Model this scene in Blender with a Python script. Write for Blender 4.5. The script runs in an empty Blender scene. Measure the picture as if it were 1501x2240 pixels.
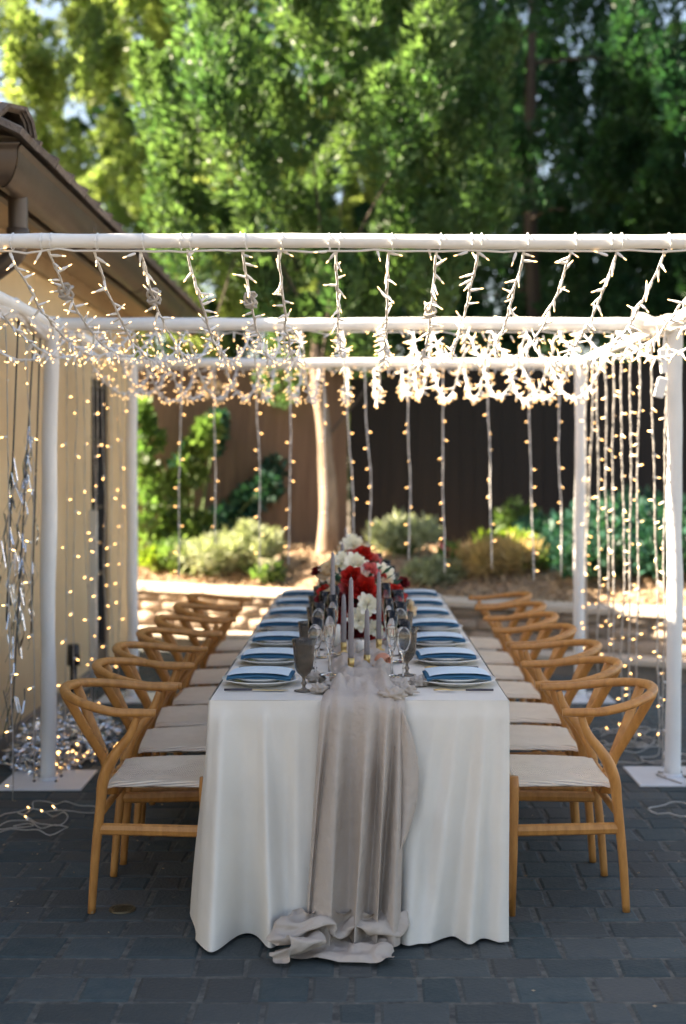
import bpy, math, random
import numpy as np
from mathutils import Vector, Matrix, noise
R = math.radians
rnd = random.Random(7)
sc = bpy.context.scene
col = sc.collection

# ---------------------------------------------------------------- camera, sky, sun, exposure
CAMH = 1.52
cam_d = bpy.data.cameras.new('camera'); cam = bpy.data.objects.new('camera', cam_d); col.objects.link(cam)
cam.location = (0, 0, CAMH); cam.rotation_euler = (R(90), 0, 0)
cam_d.sensor_fit = 'VERTICAL'; cam_d.sensor_height = 61.8; cam_d.lens = 80
cam_d.shift_x = -35.5 / 2240; cam_d.shift_y = -89 / 2240
cam_d.clip_end = 500; cam_d.clip_start = .05
cam_d.dof.use_dof = True; cam_d.dof.focus_distance = 4.45; cam_d.dof.aperture_fstop = 3.0
sc.camera = cam
TRAVEL = Vector((1, -.03, -.74)).normalized()
SUN_EL = math.asin(-TRAVEL.z)
world = bpy.data.worlds.new('World'); sc.world = world; world.use_nodes = True
wn = world.node_tree.nodes; wl = world.node_tree.links
sky = wn.new('ShaderNodeTexSky'); sky.sky_type = 'NISHITA'; sky.sun_disc = False
sky.sun_elevation = SUN_EL; sky.sun_rotation = math.atan2(-TRAVEL.x, -TRAVEL.y)
sky.air_density = 1.0; sky.dust_density = 1.5; sky.ozone_density = 1.0
bg = wn['Background']; bg.inputs['Strength'].default_value = .052
wl.new(sky.outputs[0], bg.inputs[0])
sun_d = bpy.data.lights.new('sun', 'SUN'); sun = bpy.data.objects.new('sun', sun_d); col.objects.link(sun)
sun_d.energy = 5.0; sun_d.angle = R(.5); sun_d.color = (1, .93, .80)
sun.rotation_euler = TRAVEL.to_track_quat('-Z', 'Y').to_euler()
sc.view_settings.view_transform = 'Standard'; sc.view_settings.look = 'None'
sc.view_settings.exposure = 2.82
sc.view_settings.use_white_balance = True; sc.view_settings.white_balance_temperature = 7700; sc.view_settings.white_balance_tint = 14; sc.view_settings.gamma = 1
sc.render.engine = 'CYCLES'
cy = sc.cycles
cy.use_denoising = True; cy.max_bounces = 8; cy.transparent_max_bounces = 12; cy.transmission_bounces = 8
cy.diffuse_bounces = 4; cy.glossy_bounces = 3; cy.caustics_reflective = False; cy.caustics_refractive = False
cy.sample_clamp_indirect = 4; cy.use_adaptive_sampling = True; cy.adaptive_threshold = .02

# ---------------------------------------------------------------- helpers
VX, VY, F = 786., 1031., 2900.
def P(px, py, Y): return Vector(((px - VX) / F * Y, Y, CAMH - (py - VY) / F * Y))
def lk(o, parent=None):
    col.objects.link(o)
    if parent is not None: o.parent = parent
    return o
def tag(o, label=None, cat=None, group=None, kind=None):
    if label: o['label'] = label
    if cat: o['category'] = cat
    if group: o['group'] = group
    if kind: o['kind'] = kind
    return o
def empty(name, loc=(0, 0, 0), rz=0):
    o = bpy.data.objects.new(name, None); o.location = loc; o.rotation_euler = (0, 0, rz)
    o.empty_display_size = .1
    return lk(o)
def copy_tree(o, parent=None, smp=None):
    c = o.copy(); col.objects.link(c)
    if parent is not None: c.parent = parent
    for ch in o.children: copy_tree(ch, c)
    return c
class MB:
    def __init__(s): s.v = []; s.f = []; s.m = []; s.t = []
    def add(s, v, f, mi=0, tint=None):
        b = len(s.v); s.v += [tuple(p) for p in v]; s.f += [tuple(i + b for i in q) for q in f]
        s.m += [mi] * len(f)
        s.t += [tint if tint is not None else .5] * len(f)
        return s
    def box(s, c, d, rot=None, mi=0, bev=0, tint=None):
        hx, hy, hz = d[0] / 2, d[1] / 2, d[2] / 2
        if bev:
            b = bev; v = []
            for z, k in ((-hz, 0), (hz - b, 0), (hz, b)):
                for x, y in ((-hx + k, -hy + k), (hx - k, -hy + k), (hx - k, hy - k), (-hx + k, hy - k)): v.append(Vector((x, y, z)))
            f = [(3, 2, 1, 0), (8, 9, 10, 11)]
            for l in (0, 4):
                for i in range(4): f.append((l + i, l + (i + 1) % 4, l + 4 + (i + 1) % 4, l + 4 + i))
        else:
            v = [Vector((x, y, z)) for z in (-hz, hz) for x, y in ((-hx, -hy), (hx, -hy), (hx, hy), (-hx, hy))]
            f = [(3, 2, 1, 0), (4, 5, 6, 7), (0, 1, 5, 4), (1, 2, 6, 5), (2, 3, 7, 6), (3, 0, 4, 7)]
        c = Vector(c)
        if rot is not None: v = [rot @ p for p in v]
        return s.add([p + c for p in v], f, mi, tint)
    def tube(s, pts, r, n=10, caps=True, mi=0, flat=None, tint=None):
        """pts path; r radius or list; flat=(scale_a, scale_b) for elliptical sections"""
        pts = [Vector(p) for p in pts]; m = len(pts)
        rs = r if isinstance(r, (list, tuple)) else [r] * m
        t0 = (pts[1] - pts[0]).normalized()
        ref = Vector((0, 0, 1)) if abs(t0.z) < .9 else Vector((0, 1, 0))
        a = t0.cross(ref).normalized(); v = []; f = []
        for i in range(m):
            t = (pts[min(i + 1, m - 1)] - pts[max(i - 1, 0)]).normalized()
            a = (a - t * a.dot(t)).normalized(); b = t.cross(a)
            fa, fb = flat if flat else (1, 1)
            for k in range(n):
                th = 2 * math.pi * k / n
                v.append(pts[i] + a * math.cos(th) * rs[i] * fa + b * math.sin(th) * rs[i] * fb)
        for i in range(m - 1):
            for k in range(n):
                f.append((i * n + k, i * n + (k + 1) % n, (i + 1) * n + (k + 1) % n, (i + 1) * n + k))
        if caps:
            f.append(tuple(range(n - 1, -1, -1))); f.append(tuple((m - 1) * n + k for k in range(n)))
        return s.add(v, f, mi, tint)
    def lathe(s, prof, n=24, c=(0, 0, 0), mi=0, ripple=0, rn=8, tint=None):
        c = Vector(c); v = []; f = []
        for (r, z) in prof:
            for k in range(n):
                th = 2 * math.pi * k / n; rr = r * (1 + ripple * math.cos(rn * th))
                v.append(c + Vector((rr * math.cos(th), rr * math.sin(th), z)))
        for i in range(len(prof) - 1):
            for k in range(n):
                f.append((i * n + k, i * n + (k + 1) % n, (i + 1) * n + (k + 1) % n, (i + 1) * n + k))
        return s.add(v, f, mi, tint)
    def grid(s, fn, nu, nv, mi=0, wrap=False, tint=None):
        v = [fn(i / (nu if wrap else nu - 1), j / (nv - 1)) for j in range(nv) for i in range(nu)]
        f = []
        for j in range(nv - 1):
            for i in range(nu if wrap else nu - 1):
                i2 = (i + 1) % nu
                f.append((j * nu + i, j * nu + i2, (j + 1) * nu + i2, (j + 1) * nu + i))
        return s.add(v, f, mi, tint)
    def mesh(s, name, mats, smooth=False):
        me = bpy.data.meshes.new(name); me.from_pydata(s.v, [], s.f)
        for m in (mats if isinstance(mats, (list, tuple)) else [mats]): me.materials.append(m)
        me.polygons.foreach_set('material_index', s.m)
        if smooth: me.polygons.foreach_set('use_smooth', [True] * len(s.f))
        at = me.attributes.new('tint', 'FLOAT', 'FACE'); at.data.foreach_set('value', s.t)
        me.update(); return me
    def build(s, name, mats, parent=None, smooth=False, loc=None):
        o = bpy.data.objects.new(name, s.mesh(name, mats, smooth))
        if loc is not None: o.location = loc
        return lk(o, parent)
def inst(name, me, parent, loc=(0, 0, 0), rot=None, scale=None):
    o = bpy.data.objects.new(name, me); o.location = loc
    if rot is not None: o.rotation_euler = rot
    if scale is not None: o.scale = scale
    return lk(o, parent)
def catmull(pts, n=6):
    pts = [Vector(p) for p in pts]; q = [pts[0]] + pts + [pts[-1]]; out = []
    for i in range(len(pts) - 1):
        p0, p1, p2, p3 = q[i:i + 4]
        for k in range(n):
            t = k / n
            out.append(.5 * ((2 * p1) + (p2 - p0) * t + (2 * p0 - 5 * p1 + 4 * p2 - p3) * t * t + (3 * p1 - p0 - 3 * p2 + p3) * t ** 3))
    out.append(pts[-1]); return out
def lerp(a, b, t): return a + (b - a) * t
def sstep(a, b, x):
    t = max(0, min(1, (x - a) / (b - a))); return t * t * (3 - 2 * t)
def nz(x, y, z=0): return noise.noise(Vector((x, y, z)))

# ---------------------------------------------------------------- materials
def mat(name, c, rough=.6, c2=None, scale=8, bump=0, bscale=60, metal=0, spec=.5, tint=0, rand=0, trans=0, ior=1.45,
        emit=None, es=0, stretch=(1, 1, 1), sheen=0, translucent=0, detail=5, tintcol=None, sub=0):
    m = bpy.data.materials.new(name); m.use_nodes = True; n = m.node_tree.nodes; l = m.node_tree.links
    b = n['Principled BSDF']; b.inputs['Roughness'].default_value = rough; b.inputs['Metallic'].default_value = metal
    b.inputs['Specular IOR Level'].default_value = spec
    b.inputs['Base Color'].default_value = (*c, 1)
    tc = n.new('ShaderNodeTexCoord'); mp = n.new('ShaderNodeMapping'); mp.inputs['Scale'].default_value = stretch
    l.new(tc.outputs['Object'], mp.inputs[0])
    out = None
    if c2 is not None:
        t = n.new('ShaderNodeTexNoise'); t.inputs['Scale'].default_value = scale; t.inputs['Detail'].default_value = detail
        t.inputs['Roughness'].default_value = .65
        l.new(mp.outputs[0], t.inputs['Vector'])
        cr = n.new('ShaderNodeValToRGB'); cr.color_ramp.elements[0].color = (*c, 1); cr.color_ramp.elements[1].color = (*c2, 1)
        cr.color_ramp.elements[0].position = .35; cr.color_ramp.elements[1].position = .65
        l.new(t.outputs['Fac'], cr.inputs[0]); out = cr.outputs[0]
    def vary(out, fac_socket, amt):
        mr = n.new('ShaderNodeMapRange'); mr.inputs['To Min'].default_value = 1 - amt; mr.inputs['To Max'].default_value = 1 + amt
        l.new(fac_socket, mr.inputs['Value'])
        hs = n.new('ShaderNodeHueSaturation'); l.new(mr.outputs[0], hs.inputs['Value'])
        if out is None: hs.inputs['Color'].default_value = (*c, 1)
        else: l.new(out, hs.inputs['Color'])
        return hs.outputs[0]
    if tint:
        a = n.new('ShaderNodeAttribute'); a.attribute_name = 'tint'
        if tintcol is not None:
            mx = n.new('ShaderNodeMix'); mx.data_type = 'RGBA'; l.new(a.outputs['Fac'], mx.inputs['Factor'])
            if out is None: mx.inputs['A'].default_value = (*c, 1)
            else: l.new(out, mx.inputs['A'])
            mx.inputs['B'].default_value = (*tintcol, 1); out = mx.outputs['Result']
        wn_ = n.new('ShaderNodeTexWhiteNoise'); wn_.noise_dimensions = '1D'; l.new(a.outputs['Fac'], wn_.inputs['W'])
        out = vary(out, wn_.outputs['Value'], tint)
    if rand:
        oi = n.new('ShaderNodeObjectInfo'); out = vary(out, oi.outputs['Random'], rand)
    if out is not None: l.new(out, b.inputs['Base Color'])
    if bump:
        t2 = n.new('ShaderNodeTexNoise'); t2.inputs['Scale'].default_value = bscale; t2.inputs['Detail'].default_value = 6
        l.new(mp.outputs[0], t2.inputs['Vector'])
        bp = n.new('ShaderNodeBump'); bp.inputs['Strength'].default_value = bump; bp.inputs['Distance'].default_value = .01
        l.new(t2.outputs['Fac'], bp.inputs['Height']); l.new(bp.outputs[0], b.inputs['Normal'])
    if trans: b.inputs['Transmission Weight'].default_value = trans; b.inputs['IOR'].default_value = ior
    if sheen: b.inputs['Sheen Weight'].default_value = sheen
    if sub:
        b.inputs['Subsurface Weight'].default_value = sub; b.inputs['Subsurface Radius'].default_value = (.01, .006, .004)
    if emit: b.inputs['Emission Color'].default_value = (*emit, 1); b.inputs['Emission Strength'].default_value = es
    if translucent:
        tr = n.new('ShaderNodeBsdfTranslucent'); ms = n.new('ShaderNodeMixShader'); ms.inputs[0].default_value = translucent
        if out is not None:
            g = n.new('ShaderNodeMix'); g.data_type = 'RGBA'; g.blend_type = 'MULTIPLY'; g.inputs['Factor'].default_value = 1
            l.new(out, g.inputs['A']); g.inputs['B'].default_value = (1.9, 2.1, 1.1, 1); l.new(g.outputs['Result'], tr.inputs[0])
        else: tr.inputs[0].default_value = (*c, 1)
        l.new(b.outputs[0], ms.inputs[1]); l.new(tr.outputs[0], ms.inputs[2])
        l.new(ms.outputs[0], n['Material Output'].inputs[0])
    return m
def fabric(name, c, weave=900, bump=.25, trl=.0, rough=.9, wr=0, ws=7):
    m = mat(name, c, rough, c2=tuple(x * 1.08 for x in c), scale=3, spec=.2)
    n = m.node_tree.nodes; l = m.node_tree.links; b = n['Principled BSDF']
    tc = n['Texture Coordinate']
    bp = n.new('ShaderNodeBump'); bp.inputs['Strength'].default_value = bump; bp.inputs['Distance'].default_value = .002
    nn = n.new('ShaderNodeTexNoise'); nn.inputs['Scale'].default_value = weave; nn.inputs['Detail'].default_value = 2
    l.new(tc.outputs['Object'], nn.inputs['Vector']); l.new(nn.outputs['Fac'], bp.inputs['Height'])
    if wr:
        b2 = n.new('ShaderNodeBump'); b2.inputs['Strength'].default_value = wr; b2.inputs['Distance'].default_value = .02
        n2 = n.new('ShaderNodeTexNoise'); n2.inputs['Scale'].default_value = ws; n2.inputs['Detail'].default_value = 3
        l.new(tc.outputs['Object'], n2.inputs['Vector']); l.new(n2.outputs['Fac'], b2.inputs['Height']); l.new(bp.outputs[0], b2.inputs['Normal'])
        l.new(b2.outputs[0], b.inputs['Normal'])
    else: l.new(bp.outputs[0], b.inputs['Normal'])
    if trl:
        tr = n.new('ShaderNodeBsdfTranslucent'); tr.inputs[0].default_value = (*c, 1)
        ms = n.new('ShaderNodeMixShader'); ms.inputs[0].default_value = trl
        l.new(b.outputs[0], ms.inputs[1]); l.new(tr.outputs[0], ms.inputs[2]); l.new(ms.outputs[0], n['Material Output'].inputs[0])
    return m
M = {}
M['joint'] = mat('joint_sand', (.16, .155, .135), .95, (.05, .05, .047), 22, .4, 200)
M['paver'] = mat('paver_stone', (.028, .052, .058), .78, (.054, .074, .077), 14, .6, 70, tint=.22, tintcol=(.066, .070, .068))
M['ground'] = mat('ground_soil', (.11, .085, .06), .95, (.16, .13, .09), 3, .5, 30)
M['mulch'] = mat('mulch', (.36, .25, .16), .95, (.22, .15, .10), 25, .9, 60)
M['chip'] = mat('mulch_chip', (.42, .30, .19), .9, tint=.35)
M['stone'] = mat('wall_stone', (.30, .22, .16), .85, (.42, .34, .27), 8, .7, 45, rand=.3)
M['mortar'] = mat('mortar', (.30, .26, .22), .95, (.24, .20, .17), 30, .4, 90)
M['cap'] = mat('cap_stone', (.52, .44, .35), .8, (.58, .50, .41), 12, .3, 60, rand=.08)
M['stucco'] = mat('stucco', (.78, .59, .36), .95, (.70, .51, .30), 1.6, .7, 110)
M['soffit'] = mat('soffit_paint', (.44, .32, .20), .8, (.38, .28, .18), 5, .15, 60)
M['gutter'] = mat('gutter_metal', (.10, .070, .052), .42, (.13, .095, .07), 4, .1, 40, metal=.35)
M['tile'] = mat('roof_tile', (.115, .092, .080), .9, (.20, .165, .145), 22, .8, 80, rand=.25, tint=.2)
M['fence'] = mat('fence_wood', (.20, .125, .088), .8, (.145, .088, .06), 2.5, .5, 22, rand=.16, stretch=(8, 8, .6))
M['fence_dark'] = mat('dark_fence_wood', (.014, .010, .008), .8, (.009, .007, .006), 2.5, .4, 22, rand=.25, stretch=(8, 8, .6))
M['bark'] = mat('bark', (.38, .28, .20), .9, (.13, .09, .065), 4, .9, 18, stretch=(2, 2, .5))
M['bark2'] = mat('dark_bark', (.10, .075, .055), .9, (.06, .045, .035), 6, .9, 18, stretch=(2, 2, .5))
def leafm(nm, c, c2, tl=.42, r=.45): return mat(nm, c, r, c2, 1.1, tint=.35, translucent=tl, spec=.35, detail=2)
M['leaf'] = leafm('tree_leaf_sunlit', (.14, .205, .085), (.25, .29, .13), .5)  # sunlight put into the leaf colour of the left and central trees
M['leaf_shade'] = leafm('tree_leaf_shaded', (.016, .062, .036), (.034, .090, .034), .34)  # same foliage with shade put into the colour, for right and rear crowns
M['leaf3'] = leafm('tree_leaf_mid', (.050, .115, .050), (.105, .165, .070), .42)
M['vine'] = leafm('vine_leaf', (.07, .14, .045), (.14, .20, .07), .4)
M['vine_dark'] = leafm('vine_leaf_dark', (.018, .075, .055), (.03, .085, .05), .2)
M['sage'] = leafm('sage_leaf', (.26, .30, .20), (.36, .38, .27), .25, .7)
M['lime'] = leafm('lime_leaf', (.16, .24, .03), (.22, .28, .05), .4)
M['dry'] = leafm('dry_grass', (.40, .28, .13), (.46, .34, .18), .25, .8)
M['petal_w'] = mat('petal_white', (.80, .74, .66), .6, tint=.06, translucent=.15)
M['petal_c'] = mat('petal_cream', (.78, .62, .48), .6, tint=.08, translucent=.15)
M['petal_r'] = mat('petal_red', (.50, .018, .012), .55, tint=.25, translucent=.1)
M['petal_d'] = mat('petal_burgundy', (.16, .008, .012), .55, tint=.25, translucent=.1)
M['petal_p'] = mat('petal_pink', (.66, .16, .17), .6, tint=.15, translucent=.15)
M['stem'] = mat('stem', (.10, .16, .05), .6)
M['white_pipe'] = fabric('white_sleeve', (.80, .79, .77), 500, .3, wr=.25)
M['drape'] = fabric('white_drape', (.80, .76, .72), 600, .2, .2, wr=.3)
M['plate_steel'] = mat('painted_steel', (.72, .73, .74), .35, (.66, .67, .69), 6, .05, 30)
M['zip'] = mat('clear_zip_tie', (.85, .85, .85), .3)
M['cord'] = mat('white_cord', (.74, .72, .70), .4)
M['cord_clear'] = mat('clear_cord', (.62, .58, .54), .3, trans=.45)
M['cord_dark'] = mat('dark_cord', (.05, .05, .05), .5)
M['socket'] = mat('bulb_socket', (.82, .81, .80), .3)
M['glow'] = mat('bulb_glow', (.9, .6, .3), .3, emit=(1, .62, .28), es=.6)
M['glow'].cycles.emission_sampling = 'NONE'
M['glow2'] = mat('bulb_glow_soft', (.9, .7, .4), .3, emit=(1, .56, .20), es=1.25)
M['glow2'].cycles.emission_sampling = 'NONE'
M['foil'] = mat('silver_foil', (.90, .93, .97), .22, metal=1, tint=.15)
M['linen'] = fabric('white_linen', (.72, .67, .60), 600, .6, wr=.25)
M['gauze'] = fabric('taupe_gauze', (.46, .39, .335), 700, .5, 0, wr=.45, ws=26)
M['wood'] = mat('chair_oak', (.56, .255, .070), .42, (.40, .165, .042), 6, .2, 60, stretch=(6, 6, 1.2), rand=.06)
M['ceramic'] = mat('ceramic', (.80, .79, .76), .18)
M['napkin'] = fabric('blue_linen', (.045, .16, .27), 1200, .4)
M['card'] = fabric('pale_napkin_top', (.56, .67, .74), 300, .1, rough=.7)
M['gold'] = mat('brushed_gold', (.78, .56, .28), .28, metal=1)
M['handle'] = mat('dark_handle', (.035, .03, .045), .3)
M['brass'] = mat('brass', (.55, .38, .16), .3, metal=1)
M['wax'] = mat('grey_wax', (.25, .22, .225), .55)
M['wax_w'] = mat('ivory_wax', (.75, .70, .64), .5, sub=.2)
M['smoke'] = mat('smoky_glass', (.50, .42, .34), .05, (.20, .17, .15), 60, trans=.93, bump=.8, bscale=90)
M['clear'] = mat('clear_glass', (.97, .97, .97), .02, trans=1)
M['fruit'] = mat('peach_fruit', (.62, .34, .22), .5, (.70, .46, .32), 9, .2, 90)
M['fruit2'] = mat('red_fruit', (.50, .17, .10), .45, (.60, .28, .17), 9, .2, 90)
M['dark_frame'] = mat('dark_frame', (.045, .042, .042), .4)
M['pane'] = mat('window_glass', (.05, .055, .06), .05, spec=.8)
M['white_trim'] = mat('white_trim', (.66, .64, .60), .5)
M['drain'] = mat('drain_bronze', (.11, .085, .05), .5, metal=.6)
M['bowl'] = mat('black_bowl', (.03, .025, .025), .4)
M['black'] = mat('black_metal', (.02, .02, .022), .4)
M['tabletop'] = mat('table_ply', (.4, .3, .2), .6)
# woven cord seat: concentric strands
def cordmat():
    m = mat('paper_cord', (.88, .74, .58), .85, c2=(.82, .68, .52), scale=14)
    n = m.node_tree.nodes; l = m.node_tree.links; b = n['Principled BSDF']; tc = n['Texture Coordinate']
    s = n.new('ShaderNodeSeparateXYZ'); l.new(tc.outputs['Object'], s.inputs[0])
    ax = n.new('ShaderNodeMath'); ax.operation = 'ABSOLUTE'; l.new(s.outputs[0], ax.inputs[0])
    ay = n.new('ShaderNodeMath'); ay.operation = 'ABSOLUTE'; l.new(s.outputs[1], ay.inputs[0])
    sc_ = n.new('ShaderNodeMath'); sc_.operation = 'MULTIPLY'; sc_.inputs[1].default_value = .84; l.new(ay.outputs[0], sc_.inputs[0])
    mx = n.new('ShaderNodeMath'); mx.operation = 'MAXIMUM'; l.new(ax.outputs[0], mx.inputs[0]); l.new(sc_.outputs[0], mx.inputs[1])
    ml = n.new('ShaderNodeMath'); ml.operation = 'MULTIPLY'; ml.inputs[1].default_value = 900; l.new(mx.outputs[0], ml.inputs[0])
    sn = n.new('ShaderNodeMath'); sn.operation = 'SINE'; l.new(ml.outputs[0], sn.inputs[0])
    bp = n.new('ShaderNodeBump'); bp.inputs['Strength'].default_value = .7; bp.inputs['Distance'].default_value = .0025
    l.new(sn.outputs[0], bp.inputs['Height']); l.new(bp.outputs[0], b.inputs['Normal'])
    return m
M['weave'] = cordmat()

# ---------------------------------------------------------------- leaf cloud meshes (numpy)
rng = np.random.default_rng(11)
def leaf_obj(name, pos, dirs, length, width, material, parent=None, tint=None, curl=.25, loc=None):
    N = len(pos); d = dirs / np.linalg.norm(dirs, axis=1, keepdims=True)
    r = rng.normal(size=(N, 3)); a = np.cross(d, r); a /= np.linalg.norm(a, axis=1, keepdims=True) + 1e-9
    nn = np.cross(d, a)
    L = (length * (.7 + .6 * rng.random(N)))[:, None]; W = (width * (.7 + .6 * rng.random(N)))[:, None]
    v = np.empty((N, 4, 3))
    v[:, 0] = pos; v[:, 1] = pos + d * L * .45 + a * W * .5 + nn * L * curl * .3
    v[:, 2] = pos + d * L; v[:, 3] = pos + d * L * .45 - a * W * .5 + nn * L * curl * .3
    me = bpy.data.meshes.new(name); me.vertices.add(N * 4); me.vertices.foreach_set('co', v.reshape(-1))
    me.loops.add(N * 4); me.loops.foreach_set('vertex_index', np.arange(N * 4, dtype=np.int32))
    me.polygons.add(N); me.polygons.foreach_set('loop_start', np.arange(0, N * 4, 4, dtype=np.int32))
    me.update(calc_edges=True)
    at = me.attributes.new('tint', 'FLOAT', 'FACE')
    at.data.foreach_set('value', (tint if tint is not None else rng.random(N)).astype(np.float32))
    me.materials.append(material)
    o = bpy.data.objects.new(name, me)
    if loc is not None: o.location = loc
    return lk(o, parent)
def plumes(centers, axes, Ls, rad, per):
    """conical upward sprays of leaves: returns pos, dirs, tint"""
    K = len(centers); N = K * per
    c = np.repeat(centers, per, 0); ax = np.repeat(axes / np.linalg.norm(axes, axis=1, keepdims=True), per, 0)
    L = np.repeat(Ls, per)[:, None]; rd = np.repeat(rad, per)[:, None]
    t = rng.random((N, 1)) ** .8
    r = rng.normal(size=(N, 3)); r -= ax * np.sum(r * ax, 1, keepdims=True); r /= np.linalg.norm(r, axis=1, keepdims=True) + 1e-9
    prof = np.sqrt(np.clip(t * 4, 0, 1)) * (1 - t * .85)
    rr = np.sqrt(rng.random((N, 1))) * .55 + .45
    lump = 1 + .35 * np.sin(t * 19 + np.repeat(rng.random(K) * 6, per)[:, None] + np.sum(r * 3, 1, keepdims=True))
    pos = c + ax * L * (t - .35) + r * rd * prof * rr * lump
    dirs = ax * .75 + r * .8 + rng.normal(size=(N, 3)) * .35
    tint = np.clip(np.repeat(rng.random(K), per) * .75 + rng.random(N) * .25, 0, 1)
    return pos, dirs, tint

# ================================================================ SETTING
# ground sheet
g = MB(); g.add([(-60, -20, -.09), (60, -20, -.09), (60, 90, -.09), (-60, 90, -.09)], [(0, 1, 2, 3)])
tag(g.build('ground', M['ground']), kind='structure')
WS = .53                                            # slope of the garden wall line
def wallY(X): return 10.72 - WS * (X - .64)         # front face of the garden wall
def stepY(X): return 9.62 - .46 * (X - 2.2)         # front of the low step
# paved patio
pb = MB(); pb.add([(-4.5, 1.4, -.0045), (5.5, 1.4, -.0045), (5.5, stepY(5.5), -.0045), (-4.5, stepY(-4.5), -.0045)], [(0, 1, 2, 3)])
patio = tag(pb.build('patio', M['joint']), kind='structure')
def paver_mesh(w, d, seed, mb=None, cx=0, cy=0, tint=None, topz=0):
    r_ = random.Random(seed); own = mb is None
    if own: mb = MB()
    b = .008; v = []; j = lambda: (r_.random() - .5) * .010
    cs = [(-1, -1), (1, -1), (1, 1), (-1, 1)]
    jj = [(j(), j()) for _ in cs]; tz = [topz + (r_.random() - .5) * .003 for _ in cs]
    ring = []
    for (sx, sy), (jx, jy) in zip(cs, jj): ring.append((sx * w / 2 + jx, sy * d / 2 + jy))
    for x, y in ring: v.append((cx + x, cy + y, -.03))
    for (x, y), z in zip(ring, tz): v.append((cx + x, cy + y, z - .0045))
    for (x, y), (sx, sy), z in zip(ring, cs, tz): v.append((cx + x - sx * b, cy + y - sy * b, z))
    f = [(8, 9, 10, 11)]
    for l in (0, 4):
        for i in range(4): f.append((l + i, l + (i + 1) % 4, l + 4 + (i + 1) % 4, l + 4 + i))
    mb.add(v, f, 0, r_.random() if tint is None else tint)
    return mb.mesh('paver', M['paver']) if own else None
pv = []; y = 1.5; row = 0
while y < 12.5:
    d = [.15, .19, .15, .15, .19][row % 5]; row += 1
    x = -4.4 + rnd.random() * .2
    while x < 5.2:
        w = rnd.choice([.12, .155, .155, .205, .205, .235])
        cx_, cy_ = x + w / 2, y + d / 2
        if cy_ + d / 2 < stepY(cx_) and not (cx_ < -1.95 and cy_ > 6.1): pv.append((cx_, cy_, w - .014, d - .014))
        x += w
    y += d
def inview(X, Y, Z=0):
    px = VX + X / Y * F; py = VY + (CAMH - Z) / Y * F
    return -60 < px < 1560 and -60 < py < 2300
vis = [p for p in pv if inview(p[0], p[1]) and not (abs(p[0]) < .46 and p[1] > 4.45)]
vis.sort(key=lambda p: p[1]); solo = set(vis[:300])
variants = {}
rest = MB()
for i, p in enumerate(pv):
    if p in solo:
        key = (round(p[2], 3), round(p[3], 3)); lst = variants.setdefault(key, [])
        if len(lst) < 8: lst.append(paver_mesh(p[2], p[3], 100 + i)); me = lst[-1]
        else: me = rnd.choice(lst)
        inst('paver', me, patio, (p[0], p[1], 0), (0, 0, rnd.choice([0, math.pi])))
    else: paver_mesh(p[2], p[3], i, rest, p[0], p[1])
tag(rest.build('paver_field', M['paver'], patio), kind='stuff')
# little round drain cover
dr = MB(); dr.lathe([(0, .004), (.034, .004), (.036, .006), (.045, .006), (.047, 0)], 28)
for k in range(-3, 4): dr.box((k * .009, 0, .0052), (.004, 2 * math.sqrt(.033 ** 2 - (k * .009) ** 2), .003))
tag(dr.build('drain_cover', M['drain'], None, loc=(-.82, 4.59, .002)), 'small round bronze drain cover set in the pavers by left chair', 'drain cover')

dbp = np.stack([rng.uniform(-1.8, 2.0, 260), rng.uniform(3.4, 8.5, 260), np.full(260, .004)], 1); dbd = rng.normal(size=(260, 3)); dbd[:, 2] = .08 * np.abs(dbd[:, 2])
tag(leaf_obj('leaf_litter', dbp, dbd, .014, .006, M['chip']), 'tiny dry leaf bits scattered over the paving', 'leaf litter', kind='stuff')
# raised step in front of the garden wall
st = MB()
x0, x1 = -4.0, 5.5
st.add([(x0, stepY(x0) + .02, -.02), (x1, stepY(x1) + .02, -.02), (x1, stepY(x1) + .02, .10), (x0, stepY(x0) + .02, .10),
        (x1, wallY(x1) + .1, .10), (x0, wallY(x0) + .1, .10)], [(0, 1, 2, 3), (3, 2, 4, 5)])
step = tag(st.build('step', M['mortar']), kind='structure')
ang = math.atan(-.46); L_ = .42; x = x0
slab = MB(); slab.box((0, 0, 0), (L_ - .012, .28, .045), bev=.008)
slabm = slab.mesh('slab', M['cap'])
while x < x1:
    inst('slab', slabm, step, (x, stepY(x) + .12, .1235 + rnd.uniform(-.0015, .0015)), (0, 0, ang)); x += L_ * math.cos(ang)
# terrace pavers (between slabs and wall)
tp = MB(); x = x0
while x < x1:
    yy = stepY(x) + .27 + .08
    while yy < wallY(x) - .05:
        paver_mesh(.19, .15, int(x * 1000 + yy * 77), tp, x, yy, topz=.128); yy += .165
    x += .205
tag(tp.build('paver_field', M['paver'], step), kind='stuff')

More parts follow.
